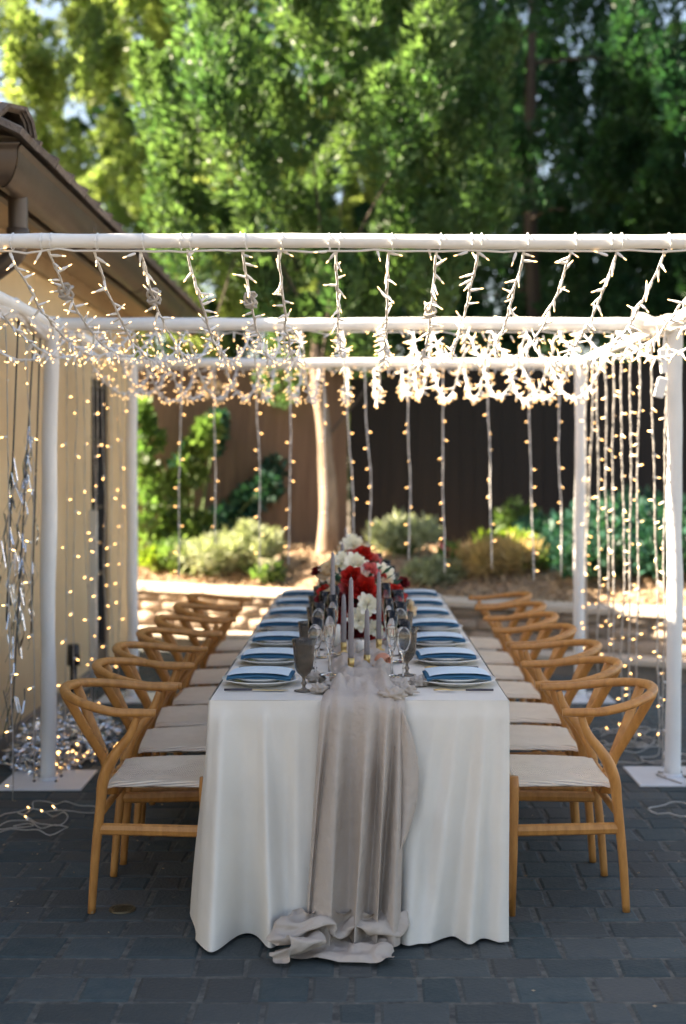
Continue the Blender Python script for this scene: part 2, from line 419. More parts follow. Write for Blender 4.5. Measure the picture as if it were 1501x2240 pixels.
# garden wall of stones with cap slabs
gw = empty('garden_wall', (0, 0, 0)); tag(gw, 'low curved stone retaining wall with pale cap slabs holding the planting bed', 'garden wall')
wa = math.atan(-WS); dirw = Vector((math.cos(wa), math.sin(wa), 0)); nrm = Vector((math.sin(wa), -math.cos(wa), 0))
if nrm.y > 0: nrm = -nrm
core = MB(); A = Vector((-3.2, wallY(-3.2), 0)); Bp = Vector((4.6, wallY(4.6), 0))
mid = (A + Bp) / 2 - nrm * .14
core.box(mid + Vector((0, 0, .21)), ((Bp - A).length, .24, .44), Matrix.Rotation(wa, 3, 'Z'))
core.build('core', M['mortar'], gw)
stv = []
for k in range(14):
    w = .16 + .035 * (k % 7); r_ = random.Random(k)
    mb = MB(); n_ = 5; hh = .075 if k % 2 else .10
    def fn(u, v, w=w, hh=hh, k=k):
        x = (u - .5) * w; z = (v - .5) * hh * 1.9
        e = min(1, min(u, 1 - u) * 5) * min(1, min(v, 1 - v) * 4)
        return (x, -.03 * math.sqrt(max(0, e)) * (1 + .5 * nz(u * 3, v * 3, k)) + .015, z)
    mb.grid(fn, 7, 5); stv.append((w, hh * 1.9, mb.mesh('stone', M['stone'], True)))
def stones_along(A, dirw, length, z0, courses, nrm, rot, parent):
    z = z0
    for c in range(courses[0]):
        h = courses[1][c]; s = rnd.random() * -.1
        while s < length:
            w = rnd.choice([.17, .22, .27, .33, .4])
            k = rnd.randrange(14); bw, bh, me = stv[k]
            p = A + dirw * (s + w / 2) + nrm * .0
            inst('stone', me, parent, (p.x, p.y, z + h / 2), (0, rnd.uniform(-.03, .03), rot + rnd.uniform(-.03, .03)), (w * .955 / bw, 1.1 + rnd.random() * .6, h * .93 / bh))
            s += w
        z += h
stones_along(A, dirw, (Bp - A).length, .125, (3, [.125, .095, .09]), nrm, wa, gw)
capm = []
for k in range(4):
    mb = MB(); mb.box((0, 0, 0), (.485 + .02 * k, .34, .05), bev=.01); capm.append((.5 + .02 * k, mb.mesh('cap_slab', M['cap'])))
s = 0
while s < (Bp - A).length:
    w, me = rnd.choice(capm); p = A + dirw * (s + w / 2) - nrm * .12
    inst('cap_slab', me, gw, (p.x, p.y, .461 + rnd.uniform(-.001, .002)), (0, 0, wa)); s += w
# planting bed
def bedz(X, Y):
    d = Y - wallY(X) - .2
    return .455 + .3 * sstep(0, 1.2, d) + .05 * nz(X * 1.3, Y * 1.3) + .02 * nz(X * 5, Y * 5)
bed = MB()
bed.grid(lambda u, v: (lerp(-3.2, 4.6, u), lerp(wallY(lerp(-3.2, 4.6, u)) + .27, 14.2, v), bedz(lerp(-3.2, 4.6, u), lerp(wallY(lerp(-3.2, 4.6, u)) + .27, 14.2, v))), 90, 40)
tag(bed.build('planting_bed', M['mulch'], smooth=True), kind='structure')
N = 16000
X_ = rng.uniform(-3.1, 4.5, N); D_ = rng.random(N) ** 1.3 * 2.4; Y_ = 10.72 - WS * (X_ - .64) + .3 + D_
Z_ = np.array([bedz(a, b) for a, b in zip(X_, Y_)]) + .004
dd = rng.normal(size=(N, 3)); dd[:, 2] = np.abs(dd[:, 2]) * .4
tag(leaf_obj('mulch_chips', np.stack([X_, Y_, Z_], 1), dd, .05, .022, M['chip']), 'tan wood chip mulch covering the raised planting bed', 'mulch', kind='stuff')

# ================================================================ HOUSE
house = tag(empty('house', (-1.93, 6.1, 0)), 'tan stucco house with brown gutter and tiled eave along the left', 'house')
HL = (-1.93, 6.1)
def hp(mb, name, m, smooth=False):                       # house part: world coordinates into house space
    mb.v = [(x - HL[0], y - HL[1], z) for x, y, z in mb.v]
    return mb.build(name, m, house, smooth)
YE = 11.22; WT = 2.80
DY0, DY1, DZ = 9.55, 10.22, 2.2
wl_ = MB()
for (ya, yb, za, zb) in ((6.1, DY0, 0, WT), (DY1, YE, 0, WT), (DY0, DY1, DZ, WT)):
    wl_.add([(-1.93, ya, za), (-1.93, yb, za), (-1.93, yb, zb), (-1.93, ya, zb)], [(0, 1, 2, 3)])
wl_.add([(-9, 6.1, 0), (-1.93, 6.1, 0), (-1.93, 6.1, WT), (-9, 6.1, WT)], [(0, 1, 2, 3)])
wl_.add([(-9, YE, 0), (-1.93, YE, 0), (-1.93, YE, WT), (-9, YE, WT)], [(0, 1, 2, 3)])
wl_.add([(-1.93, DY0, 0), (-2.05, DY0, 0), (-2.05, DY0, DZ), (-1.93, DY0, DZ)], [(0, 1, 2, 3)])
wl_.add([(-1.93, DY1, 0), (-2.05, DY1, 0), (-2.05, DY1, DZ), (-1.93, DY1, DZ)], [(0, 1, 2, 3)])
wl_.add([(-1.93, DY0, DZ), (-2.05, DY0, DZ), (-2.05, DY1, DZ), (-1.93, DY1, DZ)], [(0, 1, 2, 3)])
hp(wl_, 'wall', M['stucco'])
b_ = MB(); b_.box((-1.915, (6.1 + DY0) / 2, .05), (.03, DY0 - 6.1, .10)); hp(b_, 'plinth', M['mortar'])
# door in the opening
door = MB()
for yy in (DY0 + .03, DY1 - .03): door.box((-1.985, yy, DZ / 2), (.07, .06, DZ))
door.box((-1.985, (DY0 + DY1) / 2, DZ - .03), (.069, .56, .06)); door.box((-1.985, (DY0 + DY1) / 2, .1), (.069, .56, .2))
for zz in (.75, 1.25, 1.75): door.box((-1.987, (DY0 + DY1) / 2, zz), (.05, .55, .025))
door.box((-1.987, (DY0 + DY1) / 2, 1.15), (.052, .028, 2.0))
dob = hp(door, 'door', M['dark_frame'])
def sub_part(mb, name, m, parent):
    mb.v = [(x - HL[0], y - HL[1], z) for x, y, z in mb.v]
    return mb.build(name, m, parent)
pn = MB(); pn.box((-1.995, (DY0 + DY1) / 2, 1.18), (.012, .55, 1.94)); sub_part(pn, 'pane', M['pane'], dob)
hd = MB(); hd.tube([(-1.93, DY0 + .07, 1.0), (-1.90, DY0 + .07, 1.0), (-1.90, DY0 + .17, 1.0)], .009, 8); sub_part(hd, 'handle', M['brass'], dob)
tr_ = MB(); tr_.box((-1.905, DY0 - .045, .62), (.045, .07, 1.24)); hp(tr_, 'trim_board', M['white_trim'])
# eave: soffit, fascia, gutter, tiles
EY0, EY1 = 5.80, 12.15
so = MB(); so.box(((-1.93 - 1.66) / 2, (EY0 + EY1) / 2 + .1, 2.815), (.32, EY1 - EY0 - .2, .03))
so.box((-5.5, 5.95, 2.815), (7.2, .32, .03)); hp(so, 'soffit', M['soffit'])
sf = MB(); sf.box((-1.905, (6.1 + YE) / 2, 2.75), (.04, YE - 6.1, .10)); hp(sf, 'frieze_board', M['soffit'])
fa = MB(); fa.box((-1.645, (EY0 + EY1) / 2 + .05, 2.87), (.035, EY1 - EY0 - .1, .20)); fa.box((-5.3, 5.83, 2.87), (7.32, .035, .20))
hp(fa, 'fascia', M['gutter'])
def gutter_prof():
    pr = [(0, .0)]
    for k in range(13):
        a = math.pi * k / 12; pr.append((.085 - .085 * math.cos(a), -.04 - .125 * math.sin(a)))
    pr += [(.17, 0), (.178, .008), (.186, 0), (.178, -.008), (.166, -.03)]
    return pr
gp = gutter_prof()
gt = MB()
ys = list(np.linspace(5.66, EY1, 12))
v = []; f = []
for yy in ys:
    for (o, z) in gp: v.append((-1.627 + o, max(yy, 5.66 + (0.17 - o)), 2.915 + z))
n_ = len(gp)
for i in range(len(ys) - 1):
    for k in range(n_ - 1): f.append((i * n_ + k, i * n_ + k + 1, (i + 1) * n_ + k + 1, (i + 1) * n_ + k))
gt.add(v, f)
v = []; f = []; xs = list(np.linspace(-1.45, -9, 10))
for xx in xs:
    for (o, z) in gp: v.append((min(xx, -1.45 - (.17 - o) * 0 - 0.0) if False else (xx if xx < -1.46 else -1.627 + o), 5.815 - o, 2.915 + z))
for i in range(len(xs) - 1):
    for k in range(n_ - 1): f.append((i * n_ + k, (i + 1) * n_ + k, (i + 1) * n_ + k + 1, i * n_ + k + 1))
gt.add(v, f); hp(gt, 'gutter', M['gutter'], True)
for yy in (7.3, 9.1, 10.9):
    gj = MB(); gj.tube([(-1.627 + o * 1.0, yy, 2.915 + z - .001) for o, z in gp[:14]], .006, 6)
    hp(gj, 'gutter_bracket', M['gutter'])
dp = MB(); dp.tube(catmull([(-1.55, 6.02, 2.80), (-1.55, 6.02, 2.58), (-1.57, 6.03, 2.50), (-1.68, 6.05, 2.42), (-1.82, 6.10, 2.34), (-1.86, 6.14, 2.26), (-1.86, 6.2, .1)], 5), .045, 16)
hp(dp, 'downpipe', M['gutter'], True)
dc = MB(); dc.tube([(-1.55, 6.02, 2.62), (-1.55, 6.02, 2.56)], .052, 16); hp(dc, 'pipe_collar', M['gutter'], True)
# roof planes under the tiles
PT = .40
rf = MB()
def rz(X): return 2.935 + (-1.46 - X) * PT
rdg = -6.0
rf.add([(-1.46, 5.62, 2.935), (-1.46, EY1, 2.935), (rdg, EY1, rz(rdg)), (rdg, 5.62 + (-1.46 - rdg), rz(rdg))], [(0, 1, 2, 3)])
rf.add([(-1.46, 5.62, 2.935), (rdg, 5.62 + 4.54, rz(rdg)), (-9, 5.62 + 4.54, rz(rdg)), (-9, 5.62, 2.935)], [(0, 1, 2, 3)])
rf.add([(-1.46, EY1, 2.935), (-1.93, EY1, 2.80), (-6, EY1, 2.8), (rdg, EY1, rz(rdg))], [(0, 1, 2, 3)])
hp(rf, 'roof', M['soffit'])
pa = math.atan(PT)
tl = []
for k in range(3):
    mb = MB(); mb.box((0, 0, 0), (.40, .325, .032), bev=.006, tint=.2 + .3 * k); mb.box((.0, .155, .022), (.40, .03, .02), tint=.4); mb.v = [(x, y, z + .004 * nz(x * 9, y * 9, k)) for x, y, z in mb.v]
    tl.append(mb.mesh('roof_tile', M['tile']))
for c in range(6):
    Xc = -1.60 - c * .30; yy = 5.72 + c * .33
    while yy < EY1:
        inst('roof_tile', rnd.choice(tl), house, (Xc - HL[0], yy - HL[1], rz(Xc) + .045 + rnd.uniform(-.004, .004)), (rnd.uniform(-.01, .01), pa + .05, 0)); yy += .333
tst = MB()
for c in range(6, 15):
    Xc = -1.60 - c * .30; yy = 5.72 + c * .33
    Rm = Matrix.Rotation(pa + .05, 3, 'Y')
    while yy < EY1: tst.box((Xc, yy, rz(Xc) + .045), (.40, .325, .032), Rm, tint=rnd.random()); yy += .333
for c in range(0, 15):
    Yc = 5.76 + c * .30; xx = -1.75 - c * .30
    Rm = Matrix.Rotation(pa + .05, 3, 'X')
    while xx > -9: tst.box((xx, Yc, 2.935 + (Yc - 5.62) * PT + .045), (.325, .40, .032), Rm, tint=rnd.random()); xx -= .333
o_ = hp(tst, 'tile_field', M['tile']); o_['kind'] = 'stuff'
# hip cap tiles along the corner
def hipcap():
    mb = MB(); pr = [(-.135, -.085), (-.10, -.005), (-.05, .05), (.05, .05), (.10, -.005), (.135, -.085)]
    for (o, k) in ((0, 1.0), (-.012, .86), (-.024, .72)):
        v = []
        for yy in (-.22 - o * 0 + (0 if k == 1 else -.0), .24):
            for (a, b) in pr: v.append((a * k, yy + (1 - k) * .0 - (0 if yy > 0 else -.014 * (1 - k) * 8), b * k - (1 - k) * .03))
        n = len(pr); f = [(i, i + 1, n + i + 1, n + i) for i in range(n - 1)]
        for (a, b) in pr: v.append((a * k * .88, -.22 + (.11 * (1 - k)), b * k * .88 - .012 - (1 - k) * .03))
        f += [(i, 2 * n + i, 2 * n + i + 1, i + 1) for i in range(n - 1)]
        mb.add(v, f, 0, .3)
    mb.v = [(x, y, z) for x, y, z in mb.v]
    return mb.mesh('hip_cap', M['tile'])
hc = hipcap()
hdir = Vector((-1, 1, PT)).normalized()
for k in range(9):
    p = Vector((-1.60, 5.76, 3.085)) + hdir * (k * .40)
    q = hdir.to_track_quat('Y', 'Z').to_euler()
    inst('hip_cap', hc, house, (p.x - HL[0], p.y - HL[1], p.z), q, (.85, 1, .9))

# path light and downpipe shoe near the wall
pl = tag(empty('path_light', (-1.80, 8.35, 0)), 'small black bollard light standing against the tan wall', 'path light')
mb = MB(); mb.tube([(0, 0, 0), (0, 0, .30)], .022, 12); mb.build('post', M['black'], pl, True)
mb = MB(); mb.tube([(0, 0, .30), (0, 0, .43)], [.042, .038], 14); mb.build('lamp_head', M['black'], pl, True)

# ================================================================ FENCE
def fence(name, xa, xb, Y, zb, zt, m, label, bw=.145):
    fr = tag(empty(name, (xa, Y, zb)), label, 'fence')
    bm_ = MB(); bm_.box((0, 0, (zt - zb) / 2), (bw - .003, .024, zt - zb)); me = bm_.mesh('board', m)
    n = int((xb - xa) / bw)
    for i in range(n):
        inst('board', me, fr, ((i + .5) * bw, rnd.uniform(-.003, .003), rnd.uniform(-.01, .01)))
    for zz in (.25, zt - zb - .25):
        r_ = MB(); r_.box(((xb - xa) / 2, .045, zz), (xb - xa, .045, .09)); r_.build('rail', m, fr)
    r_ = MB(); r_.box(((xb - xa) / 2, .018, (zt - zb) / 2), (xb - xa, .006, zt - zb - .02)); r_.build('backing', m, fr)
    c_ = MB(); c_.box(((xb - xa) / 2, 0, zt - zb + .02), (xb - xa, .09, .035)); c_.build('cap_rail', m, fr)
    return fr
fence('fence', -3.6, -.12, 13.6, .45, 2.62, M['fence'], 'reddish brown board fence behind the climbing vines and tree trunk')
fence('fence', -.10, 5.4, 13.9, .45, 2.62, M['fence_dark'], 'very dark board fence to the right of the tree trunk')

# ================================================================ TREES
def tree(name, base, H, crown_c, crown_r, K, per, m, barkm, label, trunk_pts=None, tr=.16, plume=(.75, 1.3), lsize=(.095, .040), keep=None, shell=.55):
    t = tag(empty(name, base), label, 'tree', 'tall leafy trees behind the fence' if name == 'tree' and base[1] > 13 else None)
    bx = Vector(base); C = np.array(crown_c); Rr = np.array(crown_r)
    mb = MB()
    pts = trunk_pts or [(0, 0, -.1), (.05, .02, H * .3), (-.05, 0, H * .6), (0, 0, H * .92)]
    pts = catmull(pts, 6); n = len(pts)
    rad = [tr * (1.6 if i == 0 else (1.25 if i == 1 else 1)) * (1 - .75 * i / n) for i in range(n)]
    mb.tube(pts, rad, 14)
    mb.v = [(x + .02 * nz(x * 6, y * 6, z * 2), y + .02 * nz(y * 6, z * 2, x * 6), z) for x, y, z in mb.v]
    mb.build('trunk', barkm, t, True)
    br = MB(); cb = Vector(crown_c) - bx
    nb = 7
    for i in range(nb):
        s = pts[int(n * (.45 + .5 * i / nb))]
        th = i * 2.4; e = Vector((cb.x + crown_r[0] * .72 * math.cos(th), cb.y + crown_r[1] * .72 * math.sin(th), cb.z + crown_r[2] * (-.5 + 1.1 * i / nb)))
        m_ = (s + e) / 2 + Vector((0, 0, -.15 + rnd.random() * .3))
        br.tube(catmull([s, m_, e], 5), [tr * .16 * (1 - .08 * k) for k in range(11)], 7)
    br.build('branch', M['bark2'], t, True)
    d = rng.normal(size=(K, 3)); d /= np.linalg.norm(d, axis=1, keepdims=True)
    rr = shell + (1 - shell) * rng.random((K, 1)) ** .6
    rr[: K // 4] *= .7
    c = C + d * rr * Rr
    if keep is not None:
        k_ = np.array([keep(*q) for q in c]); c = c[k_]; d = d[k_]
    K = len(c)
    ax = d * .45 + np.array([0, 0, 1.0]) + rng.normal(size=(K, 3)) * .25
    Ls = rng.uniform(plume[0], plume[1], K); rd = Ls * rng.uniform(.22, .32, K)
    pos, dirs, tint = plumes(c, ax, Ls, rd, per)
    leaf_obj('crown', pos - np.array(base), dirs, lsize[0], lsize[1], m, t, tint)
    return t
# the tree in the bed
tree('tree', (-.31, 12.6, .68), 3.6, (-.25, 12.95, 4.55), (1.7, 1.15, 2.4), 74, 800, M['leaf3'], M['bark'],
     'pale barked tree growing from the mulch bed in front of the fence',
     trunk_pts=[(0, 0, -.1), (.02, 0, .35), (.0, 0, .8), (-.04, 0, 1.3), (-.10, .1, 1.9), (-.08, .3, 2.5), (.1, .5, 3.2)], tr=.108,
     plume=(.8, 1.35), keep=lambda x, y, z: z > 2.6 + .2 * math.sin(x * 2.1))
tree('tree', (-4.8, 17.0, -.1), 11, (-4.7, 17.0, 7.6), (2.9, 2.4, 6.2), 150, 1000, M['leaf'], M['bark2'],
     'tree with sunlight put into its leaf colour, pointed sprays above the tiled eave')
tree('tree', (-1.0, 18.5, -.1), 11, (-1.1, 18.2, 7.4), (2.5, 1.9, 6.0), 140, 1000, M['leaf'], M['bark2'],
     'tall tree with sunlight in its leaf colour behind the brown fence at the centre')
tree('tree', (2.3, 17.5, -.1), 9, (2.3, 17.4, 5.4), (2.9, 2.0, 3.9), 150, 800, M['leaf_shade'], M['bark2'],
     'dense tree with shade in its leaf colour rising behind the dark fence')
tree('tree', (5.6, 16.5, -.1), 9, (5.4, 16.5, 4.6), (2.5, 2.0, 4.0), 130, 800, M['leaf_shade'], M['bark2'],
     'tree with shade in its leaf colour at the right edge behind the dark fence')
tree('tree', (-7.5, 23.0, -.1), 10, (-6.5, 23, 7.0), (4.4, 2.2, 5.6), 220, 380, M['leaf'], M['bark2'],
     'tree with sunlight in its leaf colour farthest back over the house roof', lsize=(.13, .05), plume=(.8, 1.3))
tree('tree', (1.0, 25.0, -.1), 12, (.8, 25, 5.8), (7.0, 2.0, 6.0), 480, 480, M['leaf_shade'], M['bark2'],
     'broad tree, shade in its leaf colour, standing farthest back filling gaps between the others', lsize=(.14, .055), plume=(.9, 1.5))
# leafy blocker added out of view, left of camera, to shade near paving
tree('shrub', (-3.6, 4.3, 0), 2.4, (-3.7, 4.3, 2.3), (1.0, 2.7, 2.2), 460, 420, M['leaf_shade'], M['bark2'],
     'leafy blocker added out of view to shade the near paving and table', tr=.08, lsize=(.11, .05), shell=.3, plume=(.6, 1.0))

# ================================================================ BED PLANTS
def clump(name, label, cat, base, pts, per, rad, m, ls, up=.4, stem=True, group=None, extra=None):
    t = tag(empty(name, base), label, cat, group)
    pos = []; dirs = []
    for (x, y, z, r) in pts:
        p = rng.normal(size=(per, 3)); p /= np.linalg.norm(p, axis=1, keepdims=True)
        rr = rng.random((per, 1)) ** .5
        pos.append(np.array([x, y, z]) + p * rr * r); dirs.append(p * .8 + np.array([0, 0, up]) + rng.normal(size=(per, 3)) * .3)
    leaf_obj('foliage', np.concatenate(pos), np.concatenate(dirs), ls[0], ls[1], m, t)
    if stem:
        mb = MB()
        for (x, y, z, r) in pts[:40]: mb.tube(catmull([(x * .15, y * .15, -.05), (x * .6, y * .6, z * .55), (x, y, z)], 4), .008, 5)
        mb.build('stem', M['stem'], t, True)
    return t
def loc_pts(lst, Y, base):
    out = []
    for (px, py, r) in lst:
        p = P(px, py, Y); out.append((p.x - base[0], p.y - base[1] + rnd.uniform(-.12, .12), p.z - base[2], r))
    return out
def at_bed(px, Y): x = (px - VX) / F * Y; return (x, Y, bedz(x, Y))
# espalier vine, sunlit, rising to the right
b0 = at_bed(330, 13.2)
vine_a = [(310, 900, .12), (318, 930, .13), (330, 960, .12), (312, 1000, .15), (325, 1045, .16), (345, 1080, .17), (310, 1110, .2), (350, 1130, .2), (380, 1110, .16), (375, 1060, .12),
          (400, 1050, .13), (412, 1020, .12), (425, 1000, .12), (440, 975, .12), (450, 955, .11), (462, 935, .1), (430, 1040, .1), (390, 1160, .18), (330, 1180, .22), (420, 1170, .16), (440, 1150, .12), (360, 1210, .2), (320, 1230, .18)]
clump('climbing_vine', 'sunlit green vine rising in a slanting arm up the brown fence', 'vine', b0, [(a, b, c, d * .82) for a, b, c, d in loc_pts(vine_a, 13.1, b0)], 80, .1, M['vine'], (.10, .07), .3)
b0 = at_bed(420, 13.3)
vine_b = [(480, 920, .08), (470, 945, .1), (465, 970, .1), (598, 1030, .12), (590, 1060, .13), (575, 1080, .12), (555, 1085, .12), (535, 1100, .13), (515, 1120, .13), (495, 1130, .13), (470, 1150, .14), (440, 1180, .16), (400, 1200, .2), (370, 1230, .2), (340, 1245, .2), (400, 1020, .1), (420, 985, .1)]
clump('climbing_vine', 'dark blue green vine arm slanting across the brown fence, shade put into its colour', 'vine', b0, loc_pts(vine_b, 13.48, b0), 120, .1, M['vine_dark'], (.085, .06), .2)  # this arm repeats the vine with shade in the leaf colour
def shrub_at(px, pyb, Y, w, h, m, label, name='shrub', cat='shrub', ls=(.08, .02), K=26, per=60, up=.6, group=None):
    b = at_bed(px, Y); pts = []
    for k in range(K):
        a = rnd.random() * 6.28; r = math.sqrt(rnd.random()); pts.append((w * .5 * r * math.cos(a), .35 * w * r * math.sin(a), h * (.25 + .75 * rnd.random() * (1 - .45 * r)), .2 * w * rnd.uniform(.6, 1)))
    return clump(name, label, cat, b, pts, per, .1, m, ls, up, group=group)
shrub_at(470, 1260, 12.45, .62, .30, M['sage'], 'low silvery grey green bush left of the trunk', K=30)
shrub_at(550, 1260, 12.35, .55, .42, M['sage'], 'taller silvery bush with upright sprays nearest the trunk on its left', K=34)
shrub_at(880, 1250, 12.1, .62, .30, M['sage'], 'pale sage bush just right of the flower centrepiece', K=34)
shrub_at(950, 1290, 11.4, .42, .18, M['sage'], 'small low sage tuft beside the cap slabs right of table', K=18)
shrub_at(1110, 1250, 12.2, .42, .16, M['lime'], 'bright lime green plant in front of the dark fence', ls=(.09, .05))
shrub_at(1130, 1190, 13.1, .40, .50, M['vine'], 'sparse leafy bush against the dark fence above the lime plant', ls=(.08, .05), K=12, per=30)
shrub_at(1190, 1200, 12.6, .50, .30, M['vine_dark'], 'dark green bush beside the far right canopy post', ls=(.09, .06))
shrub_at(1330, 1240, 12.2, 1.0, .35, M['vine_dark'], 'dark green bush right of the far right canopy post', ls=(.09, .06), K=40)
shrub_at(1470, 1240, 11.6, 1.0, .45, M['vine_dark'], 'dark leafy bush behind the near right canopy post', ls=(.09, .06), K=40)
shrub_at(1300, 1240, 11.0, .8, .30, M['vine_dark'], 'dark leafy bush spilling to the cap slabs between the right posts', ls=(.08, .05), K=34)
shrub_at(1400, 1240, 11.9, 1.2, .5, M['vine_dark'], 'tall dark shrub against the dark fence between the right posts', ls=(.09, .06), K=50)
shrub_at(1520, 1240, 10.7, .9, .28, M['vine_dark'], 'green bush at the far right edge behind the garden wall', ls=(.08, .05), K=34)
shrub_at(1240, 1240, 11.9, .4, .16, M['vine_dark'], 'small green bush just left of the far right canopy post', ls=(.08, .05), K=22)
shrub_at(400, 1240, 12.7, .5, .20, M['vine'], 'sunlit green bush at the foot of the climbing vine', ls=(.08, .055), K=30)
shrub_at(1090, 1290, 11.35, .62, .16, M['dry'], 'mound of dry tan grass spilling over the garden wall', name='dry_grass_clump', cat='grass clump', ls=(.14, .010), K=30, per=110)
shrub_at(345, 1265, 12.75, .26, .20, M['lime'], 'small yellow green plant by the far left canopy post', name='plant', cat='plant', ls=(.09, .05), K=10, per=30)
def flower_plant(px, Y, w, h, m1, label, n=14, fm='petal_w'):
    t = shrub_at(px, 0, Y, w, h, M['vine'], label, name='flowering_plant', cat='flowering plant', ls=(.07, .04), K=12, per=40)
    mb = MB()
    for k in range(n):
        a = rnd.random() * 6.28; r = math.sqrt(rnd.random()); c = Vector((w * .5 * r * math.cos(a), -.3 * w * abs(math.sin(a)), h * rnd.uniform(.5, 1.15)))
        for q in range(6):
            th = q * 1.047; e = Vector((math.cos(th), -.3, math.sin(th))) * .028
            s_ = Vector((math.cos(th + .5), -.2, math.sin(th + .5))) * .02; s2 = Vector((math.cos(th - .5), -.2, math.sin(th - .5))) * .02
            mb.add([c, c + s_, c + e, c + s2], [(0, 1, 2, 3)], 0, rnd.random())
    mb.build('blossoms', M[m1], t)
flower_plant(588, 12.0, .26, .22, 'petal_w', 'small white flowering plant between silvery bush and trunk', 20)
flower_plant(1010, 11.6, .42, .16, 'petal_p', 'low plant with pink red blossoms behind the garden wall')
flower_plant(1160, 11.3, .3, .13, 'petal_p', 'little pink flowered plant at the right end of the dry grass', 8)
sp = tag(empty('leaf_sprig', P(455, 850, 12.0)), 'cream and orange sprig dangling before the brown fence', 'sprig')
lp = np.array([[0, 0, 0], [-.04, 0, .02], [.05, 0, 0], [.09, 0, .03], [.12, 0, .01], [-.02, 0, .07], [.02, .02, -.06]]); lp = np.repeat(lp, 5, 0) + rng.normal(size=(35, 3)) * .015
leaf_obj('leaf_bunch', lp, rng.normal(size=(35, 3)), .06, .04, M['petal_c'], sp)
mb = MB(); mb.lathe([(0, -.035), (.024, -.025), (.033, 0), (.024, .025), (0, .034)], 12, (-.03, -.03, .02)); mb.build('orange_berry', mat('orange_berry', (.75, .38, .05), .4), sp, True)
mb = MB(); mb.tube([(0, 0, .05), (.02, .3, .6), (.3, 1.1, 1.9)], .008, 6); mb.build('twig', M['bark2'], sp)

# ================================================================ CANOPY FRAME
FY, MY, BY, PXh, BZ = 4.18, 6.52, 8.87, 1.53, 2.245
cf = tag(empty('canopy_frame', (0, MY, 0)), 'white sleeved pipe canopy frame standing over the long table', 'canopy frame')
def wavy_tube(a, b, r, n, amp, seed):
    a, b = Vector(a), Vector(b); pts = []
    for i in range(n + 1):
        t = i / n; p = a.lerp(b, t); e = math.sin(math.pi * t)
        pts.append(p + Vector((nz(t * 4, seed) * amp * e, nz(t * 4, seed, 5) * amp * .3 * e, nz(t * 4, seed, 9) * amp * .6 * e)))
    return pts
def cpart(mb, name, m, smooth=True):
    mb.v = [(x, y - MY, z) for x, y, z in mb.v]; return mb.build(name, m, cf, smooth)
for nm, Yb, r in (('crossbar', FY, .0232), ('crossbar', MY, .032), ('crossbar', BY, .031)):
    mb = MB(); pts = wavy_tube((-PXh - .05, Yb, BZ), (PXh + .05, Yb, BZ), r, 60, .012, Yb)
    mb.tube(pts, [r * (1 + .09 * nz(i * .5, Yb) + .03 * math.sin(i * 1.3)) for i in range(61)], 16); cpart(mb, nm, M['white_pipe'])
for sx in (-1, 1):
    XN, XF = (1.555, 1.475) if sx > 0 else (-1.505, -1.52)
    mb = MB(); pts = wavy_tube((XN, FY, BZ + .001), (XF, BY, BZ + .001), .03, 60, .02, sx)
    mb.tube(pts, [.029 * (1 + .1 * nz(i * .4, sx)) for i in range(61)], 14); cpart(mb, 'side_bar', M['white_pipe'])
    for Yb, r in ((FY, .036), (MY + (-.02 if sx < 0 else .06), .0375), (BY, .038)):
        mb = MB(); lean = -.022 if (sx < 0 and Yb == MY - .02) else 0
        XX = XF if Yb == BY else XN
        a = (XX + lean, Yb, .01); b_ = (XX, Yb if Yb != MY + .06 else MY, BZ + .03)
        pts = wavy_tube(a, b_, r, 40, .02, Yb * 3 + sx)
        mb.tube(pts, [r * (1 + .13 * nz(i * .23, Yb, sx)) for i in range(41)], 16); cpart(mb, 'post', M['white_pipe'])
        mb = MB(); mb.box((XX + lean, Yb, .0065), (.41, .41, .009), bev=.003); cpart(mb, 'base_plate', M['plate_steel'], False)
        mb = MB(); mb.lathe([(.0, .028), (.03, .028), (.045, .022), (.05, .0115)], 20, (XX + lean, Yb, 0)); cpart(mb, 'post_collar', M['plate_steel'])
        for q in range(4):
            mb = MB(); a_ = q * math.pi / 2 + .785; mb.tube([(XX + lean + .075 * math.cos(a_), Yb + .075 * math.sin(a_), .011), (XX + lean + .075 * math.cos(a_), Yb + .075 * math.sin(a_), .018)], .008, 6); cpart(mb, 'bolt', M['gutter'], False)
# fabric bunched on the left side bar and at the right post top
def swag(name, label, a, b, w, drop, seed, n=50):
    a, b = Vector(a), Vector(b)
    mb = MB()
    def fn(u, v):
        p = a.lerp(b, u); th = v * 2 * math.pi
        sagz = -drop * (abs(math.sin(u * math.pi * 2.0)) ** .8)
        rr = w * (.75 + .45 * nz(u * 7, math.cos(th) * 1.5, seed) + .12 * math.sin(th * 7 + u * 20))
        side = Vector((1, 0, 0)) if abs((b - a).y) > abs((b - a).x) else Vector((0, 1, 0))
        return p + side * math.cos(th) * rr + Vector((0, 0, math.sin(th) * rr * 1.25 + sagz - .0))
    mb.grid(lambda u, v: fn(v, u), 28, n, wrap=True)
    o = mb.build(name, M['drape'], None, True); tag(o, label, 'drape'); return o
swag('fabric_swag', 'off white fabric bunched in loops along the left side bar', (-PXh, 5.1, BZ + .005), (-PXh, 6.75, BZ + .005), .042, .05, 3)
swag('fabric_swag', 'white fabric knotted around the top of the near right post', (PXh - .19, MY - .02, BZ + .02), (PXh + .3, MY - .03, BZ + .02), .045, .03, 8, 30)
pb_ = tag(empty('power_plug', (PXh - .06, MY - .05, 1.93)), 'white plug and adapter hanging on the near right post', 'plug')
mb = MB(); mb.box((0, 0, 0), (.045, .035, .10), Matrix.Rotation(.25, 3, 'Y'), bev=.006); mb.build('adapter', M['socket'], pb_)
